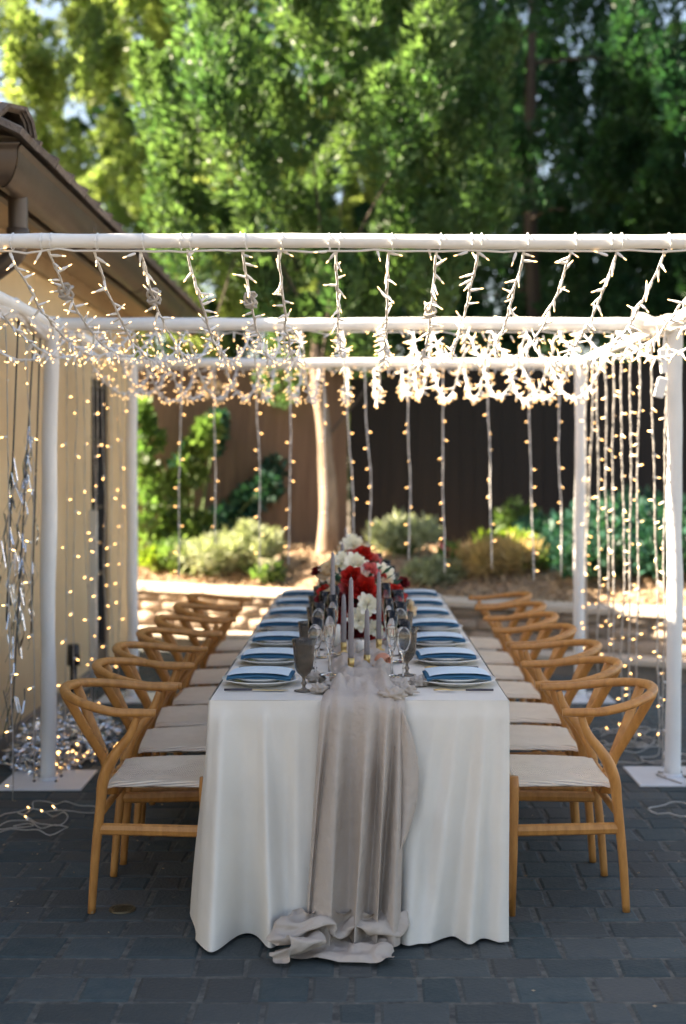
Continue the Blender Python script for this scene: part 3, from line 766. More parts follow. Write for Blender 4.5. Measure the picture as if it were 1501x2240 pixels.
mb = MB(); mb.box((.012, 0, .13), (.03, .03, .12), Matrix.Rotation(-.1, 3, 'Y'), bev=.006); mb.build('plug', M['socket'], pb_)
mb = MB(); mb.tube([(0.015, 0, .18), (.02, 0, .25), (.04, .02, .31)], .005, 6); mb.build('lead', M['cord'], pb_)
# zip ties
ztm = MB(); ztm.tube([(0, math.cos(k * .5236) * .0295, math.sin(k * .5236) * .0262) for k in range(13)], .0018, 6, caps=False); ztm.box((0, -.031, .0), (.008, .007, .008))
ztm = ztm.mesh('zip_tie', M['zip'])

# ================================================================ STRING LIGHTS
def bulb_mesh(L, r, glow, name='bulb'):
    mb = MB()
    g = .74 if L > .04 else .55
    mb.lathe([(r * .55, 0), (r, L * .12), (r, L * .45), (r * .7, L * .56), (r * .55, L * g)], 7)
    mb.lathe([(r * .55, L * g), (r * .5, L * .9), (r * .2, L * .98), (0, L)], 7, mi=1)
    mb2 = mb.mesh(name, [M['socket'], glow], True)
    return mb2
bulb_big = bulb_mesh(.048, .0046, M['glow'])
bulb_far = bulb_mesh(.034, .0058, M['glow2'])
def put_bulb(me, parent, p, d, s=1):
    q = Vector(d).to_track_quat('Z', 'Y').to_euler(); inst('bulb', me, parent, p, q, (s, s, s))
ORD = ['first', 'second', 'third', 'fourth', 'fifth', 'sixth', 'seventh', 'eighth', 'ninth', 'tenth', 'eleventh', 'twelfth', 'thirteenth', 'fourteenth', 'fifteenth', 'sixteenth', 'seventeenth', 'eighteenth', 'nineteenth', 'twentieth',
       'twenty-first', 'twenty-second', 'twenty-third', 'twenty-fourth']
front_px = [-190, -85, 20, 105, 205, 305, 410, 530, 610, 735, 850, 955, 1045, 1145, 1250, 1350, 1455, 1560, 1665]
for i, px in enumerate(front_px):
    X = (px - VX) / F * FY
    lab = 'white mini light string sagging overhead, %s from the left' % ORD[i]
    s = tag(empty('string_light', (X, FY, BZ)), lab, 'string light', 'mini light strings sagging across the canopy top')
    xm = X * 1.0 + rnd.uniform(-.03, .03); xb = X * 1.0 + rnd.uniform(-.04, .04)
    sg1 = .235 * rnd.uniform(.9, 1.08); sg2 = .27 * rnd.uniform(.88, 1.1)
    def path(t):
        if t < 1: a, b, y0, y1, sg, u = X, xm, FY, MY, sg1, t
        else: a, b, y0, y1, sg, u = xm, xb, MY, BY, sg2, t - 1
        wv = .009 * nz(t * 14, i) ; wz = .007 * nz(t * 14, i, 4)
        z = BZ - .03 - 4 * sg * u * (1 - u)
        return Vector((lerp(a, b, u) + wv, lerp(y0, y1, u), z + wz))
    n = 92; pts = [path(2 * k / n) - Vector((X, FY, BZ)) for k in range(n + 1)]
    mb = MB(); mb.tube(pts, .0038, 6)
    tw = []
    for k in range(n + 1):
        a = k * 1.9; tw.append(pts[k] + Vector((math.cos(a), .0, math.sin(a))) * .0045)
    mb.tube(tw, .0026, 5); mb.build('cord', M['cord'], s, True)
    nb = 90
    for k in range(nb):
        t = 2 * (k + rnd.random() * .8) / nb
        if t >= 1.99: continue
        p = path(t) - Vector((X, FY, BZ)); th = rnd.uniform(0, 2 * math.pi)
        tan = (path(min(t + .01, 1.999)) - path(max(t - .01, 0))).normalized()
        side = Vector((math.cos(th), 0, math.sin(th) - .35)); d = side.normalized() * 1.0 + tan * rnd.choice([-1, 1]) * rnd.uniform(.3, 1.0)
        if t > .93 and t < 1.0: d.z -= .4
        put_bulb(bulb_big, s, p, d, rnd.uniform(.9, 1.15))
    if i in (3, 5, 7, 11):
        kb = MB(); c0 = path(.10 + .03 * i / 5) - Vector((X, FY, BZ))
        cp = [c0 + Vector((.018 * math.sin(a * 2.1), .035 * math.cos(a * .9), .022 * math.sin(a * 1.3 + 1))) for a in np.linspace(0, 13, 40)]
        kb.tube(cp, .005, 6); kb.build('cord_bundle', M['cord_clear'], s, True)
    zt = inst('zip_tie', ztm, cf, (X + .012, FY - MY, BZ), (0, rnd.uniform(-.1, .1), rnd.uniform(-.08, .08)))
    if i % 3 == 0: inst('zip_tie', ztm, cf, (X - .02, FY - MY, BZ), (0, 0, rnd.uniform(-.1, .1)))
# bulbs strung along the bars themselves
def bar_string(a, b, n, label, me, down=-.5, cat='string light', wob=.03):
    a, b = Vector(a), Vector(b); s = tag(empty('string_light', a), label, cat, 'mini light strings tied along the bars')
    pts = [(a.lerp(b, k / 60) + Vector((nz(k * .5, a.x) * wob, nz(k * .5, 3) * wob, nz(k * .5, 6) * wob - .02))) - a for k in range(61)]
    mb = MB(); mb.tube(pts, .0038, 6); mb.build('cord', M['cord'], s, True)
    for k in range(n):
        p = pts[min(60, int(60 * (k + .5) / n))] + Vector((rnd.uniform(-.02, .02),) * 3)
        d = Vector((rnd.uniform(-1, 1), rnd.uniform(-1, 1), rnd.uniform(-1, 1) + down)); put_bulb(me, s, p, d)
bar_string((-PXh, MY, BZ - .02), (PXh, MY, BZ - .02), 50, 'thick run of white mini lights tied under the middle crossbar', bulb_big)
bar_string((-PXh, BY, BZ - .02), (PXh, BY, BZ - .02), 80, 'run of glowing mini lights tied under the farthest crossbar', bulb_big)
bar_string((-PXh, 5.0, BZ - .02), (-PXh, BY, BZ - .02), 110, 'run of warm mini lights along the left side bar', bulb_big)
bar_string((PXh, 5.0, BZ - .02), (PXh, BY, BZ - .02), 60, 'run of white mini lights along the right side bar', bulb_big)
bar_string((-1.5, FY, BZ - .01), (1.5, FY, BZ - .01), 20, 'sparse mini lights peeking out under the front crossbar', bulb_big, wob=.01)
# hanging curtain strands
def hang(top, bot, label, group, sp_=.135, cord='cord_clear', pool=0, r=.0035, sw=.02):
    top, bot = Vector(top), Vector(bot); s = tag(empty('hanging_light_strand', top), label, 'light strand', group)
    L = (bot - top).length; n = max(12, int(L / .06)); sd = rnd.random() * 99
    base = [(top.lerp(bot, k / n) + Vector((nz(k * .12, sd) * sw, nz(k * .12, sd, 3) * sw, 0))) - top for k in range(n + 1)]
    pts = list(base)
    if pool:
        p = Vector(pts[-1]); a = rnd.random() * 6
        for k in range(pool):
            a += rnd.uniform(-.9, .9) + .35; p = p + Vector((math.cos(a) * .05, math.sin(a) * .05, 0)); p.z = .012 - top.z + .012 * rnd.random(); pts.append(Vector(p))
        pts = catmull(pts, 2)
    mb = MB(); mb.tube(pts, r, 6)
    mb.tube([p + Vector((math.cos(k * 1.7), math.sin(k * 1.7), 0)) * r * 1.2 for k, p in enumerate(pts)], r * .75, 5)
    mb.build('cord', M[cord], s, True)
    k = .05 + rnd.random() * .1
    while k < L:
        i = min(n, int(n * k / L)); th = rnd.random() * 6.28
        put_bulb(bulb_far, s, base[i], (math.cos(th), math.sin(th) * .5, rnd.uniform(-.6, .3))); k += sp_ * rnd.uniform(.85, 1.15)
    return s
back = [(395, 1270), (470, 1190), (565, 1250), (637, 1235), (705, 1160), (760, 1230), (799, 1220), (897, 1225), (968, 1255), (1066, 1245), (1157, 1270), (1225, 1260)]
for i, (px, pyb) in enumerate(back):
    t = P(px, 800, BY); b = P(px + rnd.uniform(-8, 14), pyb, BY); t.z = BZ - .03
    hang(t, b, 'light strand hanging from the farthest crossbar, %s from the left' % ORD[i], 'light strands hanging from the farthest crossbar', .14, 'cord')
rs = [6.72, 6.98, 7.22, 7.42, 7.62, 7.85, 8.08, 8.3, 8.5, 8.68, 6.2, 5.85]
for i, Yh in enumerate(sorted(rs)):
    low = Yh < 7.7
    hang((1.555 - .034 * (Yh - 6.5) + rnd.uniform(-.01, .01), Yh, BZ - .03), (1.555 - .034 * (Yh - 6.5) + rnd.uniform(-.05, .05), Yh + rnd.uniform(-.05, .05), .03 if low else .25), 'white light strand hanging from the right side bar, %s from the front' % ORD[i],
         'light strands hanging from the right side bar', .13, 'cord_clear' if True else 'cord', pool=14 if low else 0, r=.0042)
ls_ = [5.4, 5.75, 6.08, 6.65, 6.95, 7.15, 7.35, 7.6, 7.8, 7.95, 8.15, 8.35, 8.6]
for i, Yh in enumerate(ls_):
    hang((-PXh + rnd.uniform(-.015, .015), Yh, BZ - .03), (-PXh + rnd.uniform(-.04, .04), Yh + rnd.uniform(-.05, .05), rnd.uniform(.03, .3)), 'warm light strand hanging before the tan wall, %s from the front' % ORD[i],
         'light strands hanging from the left side bar', .25, 'cord_clear', r=.0022)
# coils of spare lights on the paving
def coil(name, label, c, rx, ry, n, nb, m, hz=.03):
    s = tag(empty(name, c), label, 'light string'); pts = []; a = 0; p = Vector((0, 0, .01))
    for k in range(n):
        a += rnd.uniform(-1.1, 1.1) + .3
        p = Vector((max(-rx, min(rx, p.x + math.cos(a) * .06)), max(-ry, min(ry, p.y + math.sin(a) * .06)), .008 + hz * rnd.random())); pts.append(Vector(p))
    pts = catmull(pts, 3); mb = MB(); mb.tube(pts, .003, 5); mb.build('cord', M[m], s, True)
    for k in range(nb): put_bulb(bulb_far, s, pts[rnd.randrange(len(pts))], (rnd.uniform(-1, 1), rnd.uniform(-1, 1), .5))
coil('light_coil', 'loose light cord tangled on paving by the right base plate', (1.52, 6.22, 0), .28, .16, 60, 3, 'cord_clear')
coil('light_coil', 'loose light cord spread on paving behind the near right chair', (1.35, 7.2, 0), .3, .45, 90, 5, 'cord_clear')
coil('light_coil', 'loose light cord trailing on dark paving in front of left base plate', (-1.42, 5.75, 0), .35, .35, 60, 5, 'cord_clear')
coil('light_coil', 'warm glowing light cord heaped behind the nearest left chair', (-1.38, 7.05, 0), .18, .35, 70, 26, 'cord_clear', .10)

# ================================================================ SILVER TINSEL
def strips(n, fn, L=(.03, .09), w=.007):
    mb = MB()
    for k in range(n):
        p, d = fn(k); d = Vector(d).normalized(); a = d.cross(Vector((rnd.gauss(0, 1), rnd.gauss(0, 1), rnd.gauss(0, 1)))).normalized()
        l = rnd.uniform(*L); ww = w * rnd.uniform(.6, 1.2); nn = d.cross(a) * l * .18
        mb.add([p - a * ww, p + a * ww, p + d * l * .5 + a * ww + nn, p + d * l * .5 - a * ww + nn, p + d * l + a * ww, p + d * l - a * ww], [(0, 1, 2, 3), (3, 2, 4, 5)], 0, rnd.random())
    return mb
pile = tag(empty('tinsel_pile', (-1.62, 7.3, 0)), 'heap of silver foil tinsel on the paving behind the left base plate', 'tinsel pile')
def pf(k):
    a = rnd.random() * 6.28; r = math.sqrt(rnd.random()); x = .27 * r * math.cos(a); y = .7 * r * math.sin(a)
    h = .26 * (1 - r * r) * (.5 + .5 * nz(x * 5, y * 5) + .3) + .01
    return Vector((x, y, max(.01, h * rnd.random() ** .4))), (rnd.gauss(0, 1), rnd.gauss(0, 1), rnd.uniform(-.2, .6))
o_ = strips(3200, pf, (.02, .06), .0042).build('foil_strips', M['foil'], pile); o_['kind'] = 'stuff'
def streamer(top, bot, label, n, w=.011, L=(.08, .22), spread=.03, start=.25):
    top, bot = Vector(top), Vector(bot); s = tag(empty('tinsel_streamer', top), label, 'tinsel streamer', 'silver tinsel streamers by the left post')
    mb = MB(); mb.tube([top.lerp(bot, k / 12) - top + Vector((.01 * nz(k, 2), 0, 0)) for k in range(13)], .004, 6); mb.build('cord', M['cord_dark'], s, True)
    def fn(k):
        t = start + (1 - start) * rnd.random(); return (top.lerp(bot, t) - top) + Vector((rnd.gauss(0, spread) * t, rnd.gauss(0, spread) * t, 0)), ((bot - top).normalized() + Vector((rnd.gauss(0, .05), rnd.gauss(0, .05), 0)))
    ob_ = strips(n, fn, L, w).build('foil_strips', M['foil'], s); ob_['kind'] = 'stuff'
streamer((-1.53, 6.24, 2.2), (-1.60, 6.1, .35), 'long silver foil streamer hanging left of the near left post', 90, .0030, L=(.08, .22), spread=.028)
streamer((-1.53, 5.95, 2.2), (-1.57, 5.9, .85), 'shorter silver foil streamer at the far left edge', 26, .004, L=(.10, .24), spread=.02, start=.45)
streamer((-1.53, 6.36, 2.2), (-1.56, 6.3, .75), 'thin silver streamer hanging closest to the near left post', 14, .003, spread=.015, start=.4)

# ================================================================ TABLE AND CLOTH
TZ = .765; TX = .492; TY0, TY1 = 4.37, 8.19
tb = tag(empty('table', (0, (TY0 + TY1) / 2, 0)), 'long banquet table under the white tablecloth', 'table')
mb = MB(); mb.box((0, 0, TZ - .02), (TX * 2 - .02, TY1 - TY0 - .02, .03)); mb.build('tabletop', M['tabletop'], tb)
for sx in (-1, 1):
    for yy in (-1.6, 0, 1.6):
        mb = MB(); mb.box((sx * .38, yy, .365), (.04, .04, .73)); mb.build('leg', M['tabletop'], tb)
cl = MB()
cl.grid(lambda u, v: (lerp(-TX, TX, u), lerp(TY0, TY1, v), TZ + .0015 * nz(u * 3, v * 9)), 40, 120)
# front skirt folds: ridge positions in X, amplitude, width, drift with v
ridges = [(-.45, .13, .030, .0), (-.385, -.05, .03, .03), (-.315, .105, .022, .04), (-.25, -.02, .02, .03), (-.20, .03, .02, -.01), (.17, .03, .03, .0), (.26, .022, .022, -.10), (.335, .055, .024, -.10), (.385, -.03, .02, -.06), (.42, .065, .022, -.05), (.475, .03, .02, .0)]
def front(x, v):
    d = .012 + .075 * v ** 1.1
    for (rx, am, wd, dr_) in ridges: d += am * (v ** .9) * math.exp(-((x - rx - dr_ * v) / (wd * (.7 + .9 * v))) ** 2)
    d += .008 * v * math.sin(x * 38 + v * 2) + .014 * min(1, v * 2) * nz(x * 13 - v * 2, v * 1.5)
    return d
def side(y, v, sx):
    t = y - TY0
    d = .006 + .012 * v + .012 * v * math.sin(t * 10.7 + sx) * (1 if t > .35 else .3) + .008 * v * nz(t * 4, v * 2, sx)
    if sx < 0: d += .055 * v ** .8 * math.exp(-((t - .20) / .13) ** 2)
    return d
def skirt_pt(s, v):
    # s along perimeter 0..4 : front, right, back, left
    k = int(s) % 4; u = s - int(s)
    zz = TZ - v * (TZ - .012)
    rd = .5 * (1 - math.cos(min(1, v * 30) * math.pi / 2 * 2)) if v < .033 else 1
    hem = 0
    if k == 0:
        x = lerp(-TX, TX, u); d = front(x, v)
        return Vector((x + .02 * v * (2 * u - 1) * (-1.2 if u > .5 else .6), TY0 - d * min(1, v * 12 + .15), zz))
    if k == 2:
        x = lerp(TX, -TX, u); return Vector((x, TY1 + .02 + .03 * v + .02 * v * math.sin(x * 25), zz))
    if k == 1: y = lerp(TY0, TY1, u); sx = 1
    else: y = lerp(TY1, TY0, u); sx = -1
    d = side(y, v, sx); t = y - TY0
    yy = y - front(sx * TX, v) * min(1, v * 12 + .15) * math.exp(-(t / .10))
    return Vector((sx * (TX + d * (1 if sx < 0 or t > .5 else .5) + (.012 * v if sx < 0 else -.022 * v * math.exp(-t / .3))), yy, zz))
per_s = []
for k, n in ((0, 170), (1, 170), (2, 30), (3, 170)):
    for i in range(n): per_s.append(k + i / n)
nv = 46; n_ = len(per_s); v = []; f = []
for j in range(nv):
    vv = (j / (nv - 1)) ** 1.2
    for s in per_s: v.append(skirt_pt(s, vv))
for j in range(nv - 1):
    for i in range(n_): f.append((j * n_ + i, (j + 1) * n_ + i, (j + 1) * n_ + (i + 1) % n_, j * n_ + (i + 1) % n_))
cl.add(v, f)
cloth = cl.build('tablecloth', M['linen'], None, True)
tag(cloth, 'floor length white linen tablecloth falling in soft folds', 'tablecloth')
sm = cloth.modifiers.new('weld', 'WELD'); sm.merge_threshold = .0015

# runner: gathered on the table, pleated down the front, pooled on the paving
rn_ = MB()
def pleat(u, v):                                     # depth of pleats across the runner's width
    x = u * 1.0
    return .5 + .5 * math.sin(2 * math.pi * (x * 4.3 + .25 * math.sin(x * 7 + v * 1.3) + .12 * v))
def rtop(u, v):
    Y = lerp(8.05, TY0 + .02, v)
    wl = .11 + .03 * nz(Y * 2, 1); wr = .13 + .03 * nz(Y * 2, 7)
    wr += .02 * sstep(5.2, 4.6, Y)
    x = lerp(-wl, wr, u) + .02 * nz(Y * 1.7, 4)
    wrk = .018 + .045 * abs(nz(u * 3.5 + Y, Y * 4.5)) + .012 * abs(nz(u * 8, Y * 7, 3)) + .012 * pleat(u, 0)
    e = min(1, min(u, 1 - u) * 7)
    return Vector((x - .01, Y, TZ + .004 + wrk * e * (.6 + .5 * sstep(5.6, 4.6, Y)) * (1 - .55 * sstep(.96, 1, v))))
rn_.grid(rtop, 60, 170)
topL, topR = rtop(0, 1).x, rtop(1, 1).x
def rfront(u, v):
    xl = lerp(topL + .0, -.185, v ** .9); xr = lerp(topR + .0, .105 + .03, v ** 1.2)
    x = lerp(xl, xr, u)
    fx = front(x, v)
    p = pleat(u, v)
    e = min(1, min(u, 1 - u) * 9)
    sharp = p ** .75
    out = .010 + (.020 + .055 * sstep(0, .4, v)) * sharp * e
    z0 = lerp(rtop(u, 1).z, TZ - .03, (v / .06) ** 1.5) if v < .06 else TZ - .03 - (v - .06) / .94 * (TZ - .05)
    base = TY0 - fx * min(1, v * 12 + .15)
    return Vector((x + .012 * math.cos(2 * math.pi * u * 4.3) * v, lerp(TY0 + .02, base - out - .022, min(1, v / .05) ** .5), z0))
rn_.grid(rfront, 130, 60)
# flap fold at the right edge
def flap(u, v):
    a = rfront(1, v * .62 + .0); w = .055 * math.sin(math.pi * min(1, v * 1.0)) ** .8 + .004
    return a + Vector((-.012 + w * u, -.012 - .02 * math.sin(u * 3), -.05 * u * (1 - v)))
rn_.grid(flap, 8, 30)
# pool: several crumpled folds
def roll(pts, r, seed, squash=.8):
    pts = catmull(pts, 8); n = len(pts)
    rs = [r * (.45 + .55 * math.sin(math.pi * (k + .5) / n) ** .5) * (1 + .3 * nz(k * .15, seed)) for k in range(n)]
    base = len(rn_.v); rn_.tube(pts, rs, 26)
    for i in range(base, len(rn_.v)):
        x, y, z = rn_.v[i]; q = nz(x * 16, y * 16, z * 30 + seed)
        w = abs(nz(x * 30 + seed, y * 22, z * 22))
        rn_.v[i] = (x + .014 * q, y + .010 * nz(y * 20, x * 20, seed), max(.004, z * squash + .020 * w + .012 * q))
def g_(px, py, z=.03): Y = (CAMH - z) * F / (py - VY); return Vector(((px - VX) / F * Y, Y, z))
# crumpled pool of cloth: a draped sheet, x, y, z in millimetres, rows of 42 points
POOL = [
    -156,-3,116, -151,9,115, -145,16,114, -139,9,116, -134,-9,118, -129,-29,117, -122,-41,117, -115,-38,117, -108,-24,118, -101,-5,118, -93,10,118, -86,16,116, -79,13,117, -72,2,118, -65,-15,119, -57,-30,118, -50,-39,117, -43,-40,116, -35,-34,114, -29,-20,116, -25,-3,118, -19,10,118, -12,17,118, -6,14,117, 0,4,115, 6,-13,114, 13,-29,115, 20,-38,113, 26,-36,114, 33,-25,113, 40,-6,112, 47,11,112, 55,17,112, 60,11,115, 67,-5,117, 75,-25,118, 83,-38,118, 90,-35,118, 97,-19,117, 106,0,117, 111,14,116, 115,17,114,
    -154,-6,118, -151,4,114, -147,10,110, -141,3,112, -134,-10,118, -129,-26,118, -126,-37,114, -120,-34,114, -114,-21,117, -106,-6,120, -94,2,122, -88,5,117, -82,3,120, -73,-3,121, -62,-14,121, -53,-24,120, -47,-32,115, -40,-32,116, -34,-27,113, -29,-18,112, -25,-4,115, -19,4,118, -13,9,116, -8,6,118, -3,-2,118, 3,-15,113, 10,-26,110, 16,-32,106, 21,-28,107, 26,-17,106, 35,-4,104, 44,5,105, 54,8,105, 58,3,111, 67,-6,115, 77,-22,117, 84,-35,117, 90,-33,116, 99,-20,117, 110,-7,117, 112,4,117, 110,7,112,
    -162,-7,115, -158,-4,113, -154,-3,107, -147,-7,104, -140,-15,111, -132,-21,110, -129,-28,106, -123,-29,104, -116,-19,106, -108,-9,109, -98,-10,115, -92,-10,115, -86,-12,117, -78,-16,119, -66,-21,115, -55,-20,113, -49,-20,108, -43,-18,110, -39,-14,112, -34,-9,106, -26,-1,106, -18,-2,108, -12,-1,106, -9,-4,108, -9,-11,114, -3,-17,111, 4,-18,103, 9,-22,98, 13,-19,96, 20,-11,96, 33,-7,95, 44,-7,102, 52,-6,103, 60,-8,104, 70,-9,104, 81,-19,105, 84,-30,106, 91,-35,106, 102,-28,110, 110,-16,110, 113,-6,107, 107,-3,104,
    -167,-10,106, -164,-11,109, -159,-15,110, -153,-18,105, -148,-26,104, -140,-26,103, -134,-26,99, -128,-27,96, -119,-20,95, -107,-17,100, -100,-23,111, -94,-25,116, -90,-24,112, -84,-23,112, -73,-19,108, -62,-12,108, -56,-9,105, -52,-8,103, -47,-3,104, -41,-1,98, -30,3,95, -22,-1,95, -20,-6,97, -18,-11,98, -17,-18,106, -13,-22,105, -5,-19,98, -1,-20,92, 5,-20,88, 17,-18,88, 33,-19,93, 44,-20,98, 53,-19,98, 60,-20,101, 69,-19,95, 80,-26,94, 87,-34,97, 96,-38,98, 106,-36,103, 109,-24,102, 111,-15,97, 106,-10,94,
    -173,-18,99, -170,-20,102, -166,-25,108, -160,-28,108, -153,-35,99, -147,-33,93, -140,-34,89, -134,-33,87, -124,-28,88, -110,-29,96, -100,-34,108, -92,-36,111, -89,-34,106, -87,-27,101, -78,-20,100, -69,-12,100, -64,-4,98, -61,-2,93, -54,2,92, -46,2,87, -35,1,82, -30,-3,85, -30,-9,90, -29,-16,94, -25,-21,98, -17,-27,100, -8,-28,100, -1,-29,95, 6,-30,90, 18,-30,89, 32,-31,94, 44,-33,98, 52,-34,95, 58,-36,98, 66,-33,89, 79,-37,86, 86,-44,89, 97,-46,90, 111,-42,93, 112,-31,94, 108,-24,91, 106,-19,87,
    -182,-29,102, -178,-30,106, -171,-35,107, -164,-36,110, -160,-42,99, -155,-43,85, -146,-43,83, -138,-43,85, -128,-41,89, -116,-41,101, -106,-43,108, -98,-45,105, -93,-44,101, -88,-37,95, -81,-25,92, -72,-15,92, -65,-10,92, -63,-6,87, -60,-4,82, -51,-4,77, -41,-8,75, -38,-14,80, -34,-18,81, -31,-22,83, -28,-27,88, -18,-30,91, -7,-35,96, -1,-38,97, 5,-40,93, 15,-42,93, 28,-44,94, 40,-47,95, 47,-48,91, 55,-49,90, 65,-46,81, 79,-42,76, 88,-46,76, 100,-48,78, 113,-44,79, 112,-36,83, 103,-32,84, 101,-26,84,
    -188,-43,107, -185,-42,113, -177,-45,112, -170,-49,115, -165,-52,104, -157,-54,89, -147,-54,86, -140,-52,91, -131,-52,97, -119,-52,108, -107,-52,112, -99,-54,108, -92,-51,106, -84,-45,102, -77,-34,97, -72,-24,91, -66,-20,89, -61,-20,86, -62,-17,79, -58,-17,72, -47,-19,68, -44,-25,72, -42,-30,74, -36,-32,74, -30,-35,81, -20,-38,87, -9,-40,89, -3,-42,88, 4,-46,88, 13,-51,91, 25,-56,91, 37,-58,88, 45,-58,85, 53,-59,81, 67,-57,74, 80,-50,66, 89,-50,63, 100,-52,65, 110,-43,66, 107,-36,72, 100,-31,75, 98,-24,78,
    -193,-52,105, -189,-56,111, -181,-58,108, -175,-62,113, -167,-64,109, -157,-63,98, -149,-60,97, -142,-61,97, -132,-62,102, -118,-62,111, -105,-60,119, -97,-59,118, -89,-56,119, -80,-50,115, -70,-40,106, -66,-33,95, -67,-32,87, -63,-31,83, -66,-30,76, -63,-30,69, -52,-31,62, -46,-35,62, -44,-40,67, -39,-42,71, -33,-45,76, -24,-48,83, -15,-49,86, -5,-48,85, 4,-51,84, 13,-55,82, 23,-63,82, 34,-64,79, 41,-62,74, 49,-66,72, 63,-64,65, 79,-60,55, 90,-57,49, 98,-54,52, 104,-43,56, 101,-34,62, 94,-28,68, 95,-22,71,
    -200,-60,101, -196,-68,105, -188,-70,104, -181,-75,107, -169,-77,108, -156,-74,100, -148,-71,101, -142,-69,99, -134,-70,103, -119,-72,114, -105,-72,122, -97,-69,121, -89,-67,122, -79,-61,117, -67,-53,107, -60,-47,95, -62,-47,87, -59,-44,81, -62,-44,75, -62,-42,67, -54,-45,61, -47,-46,59, -41,-46,59, -37,-49,62, -35,-54,69, -29,-57,78, -19,-59,84, -9,-58,87, -1,-61,84, 8,-62,76, 19,-64,70, 28,-65,68, 35,-63,65, 42,-68,61, 57,-64,56, 74,-59,48, 85,-54,42, 92,-47,44, 98,-36,49, 97,-30,55, 88,-30,62, 84,-25,66,
    -202,-63,93, -200,-74,96, -193,-77,97, -184,-82,98, -170,-84,99, -155,-80,93, -145,-77,91, -140,-74,90, -132,-72,94, -117,-77,105, -105,-82,112, -97,-78,110, -89,-77,111, -81,-74,110, -67,-66,103, -55,-62,94, -55,-60,85, -54,-58,77, -57,-57,69, -61,-54,60, -55,-54,52, -46,-56,52, -41,-55,53, -35,-51,54, -29,-52,60, -24,-54,68, -17,-57,75, -10,-56,78, -4,-57,78, 3,-57,70, 13,-59,61, 22,-61,56, 30,-57,56, 38,-59,54, 51,-54,57, 67,-49,54, 74,-45,47, 80,-40,46, 89,-29,47, 90,-21,54, 81,-22,58, 75,-21,63,
    -204,-63,81, -198,-72,84, -190,-74,86, -182,-79,88, -172,-80,88, -160,-75,85, -151,-75,80, -144,-77,79, -134,-78,85, -121,-84,96, -108,-88,100, -100,-85,98, -92,-87,99, -83,-84,100, -70,-74,96, -59,-69,92, -56,-68,84, -56,-68,75, -61,-67,66, -62,-64,55, -54,-59,43, -44,-56,40, -37,-54,44, -32,-49,46, -25,-45,51, -20,-43,61, -17,-43,71, -10,-43,73, -3,-42,74, 4,-43,68, 10,-47,58, 16,-49,50, 24,-45,50, 34,-45,50, 46,-42,58, 61,-38,61, 65,-35,54, 69,-32,49, 77,-26,48, 80,-16,51, 75,-10,55, 74,-8,59,
    -209,-72,70, -201,-78,75, -193,-83,80, -185,-85,80, -177,-82,75, -167,-77,77, -159,-80,76, -151,-83,75, -141,-89,81, -127,-93,89, -114,-93,89, -105,-90,87, -97,-88,89, -88,-81,92, -78,-69,91, -69,-61,90, -68,-62,83, -67,-60,76, -70,-61,67, -70,-60,54, -61,-53,43, -50,-48,38, -42,-45,39, -37,-40,41, -31,-36,48, -24,-32,61, -18,-30,70, -11,-29,73, -5,-28,76, 4,-30,70, 8,-34,57, 12,-36,46, 22,-33,44, 30,-31,48, 42,-29,56, 54,-26,58, 62,-24,54, 66,-22,50, 71,-22,45, 76,-15,45, 77,-5,46, 82,-5,50,
    -216,-87,66, -207,-90,72, -200,-94,80, -192,-94,76, -181,-92,69, -170,-86,69, -162,-87,71, -155,-89,71, -145,-94,73, -131,-94,77, -121,-89,81, -112,-84,82, -105,-78,85, -99,-70,91, -89,-59,90, -80,-49,87, -79,-48,81, -77,-47,75, -77,-46,68, -77,-47,57, -66,-41,51, -56,-37,45, -49,-34,44, -43,-28,43, -36,-24,47, -27,-21,61, -19,-18,72, -11,-17,73, -4,-15,76, 5,-16,71, 9,-19,57, 11,-22,46, 20,-20,46, 28,-17,48, 40,-18,50, 50,-19,49, 57,-16,46, 63,-15,41, 70,-19,38, 78,-16,39, 80,-9,37, 84,-7,37,
    -219,-104,64, -210,-105,70, -201,-106,76, -193,-106,77, -181,-102,73, -169,-95,66, -164,-91,61, -157,-92,62, -148,-92,61, -137,-88,66, -128,-81,75, -122,-74,80, -117,-69,82, -111,-60,88, -101,-49,87, -92,-39,83, -90,-35,76, -87,-33,73, -84,-31,70, -83,-32,60, -72,-28,56, -63,-25,51, -56,-22,49, -49,-17,48, -41,-13,50, -29,-12,60, -18,-7,69, -10,-5,69, -3,-3,70, 5,-2,70, 10,-5,57, 13,-7,44, 20,-6,43, 28,-3,46, 41,-7,44, 50,-16,39, 56,-19,36, 61,-18,30, 70,-22,30, 80,-20,30, 85,-14,27, 88,-12,29,
    -215,-116,60, -206,-119,68, -195,-118,72, -188,-116,77, -178,-111,76, -170,-104,63, -166,-99,52, -159,-98,51, -152,-92,52, -145,-82,57, -138,-73,67, -133,-66,74, -127,-59,76, -121,-50,79, -112,-38,80, -104,-28,81, -101,-24,76, -97,-21,73, -92,-17,73, -89,-16,63, -78,-14,58, -68,-12,56, -61,-11,57, -54,-8,56, -46,-4,58, -33,-2,61, -22,3,65, -15,2,62, -7,3,61, 1,4,62, 6,3,53, 10,6,43, 18,8,37, 27,7,39, 40,-2,35, 48,-17,29, 55,-26,31, 60,-28,28, 71,-30,29, 83,-28,28, 91,-21,23, 93,-21,25,
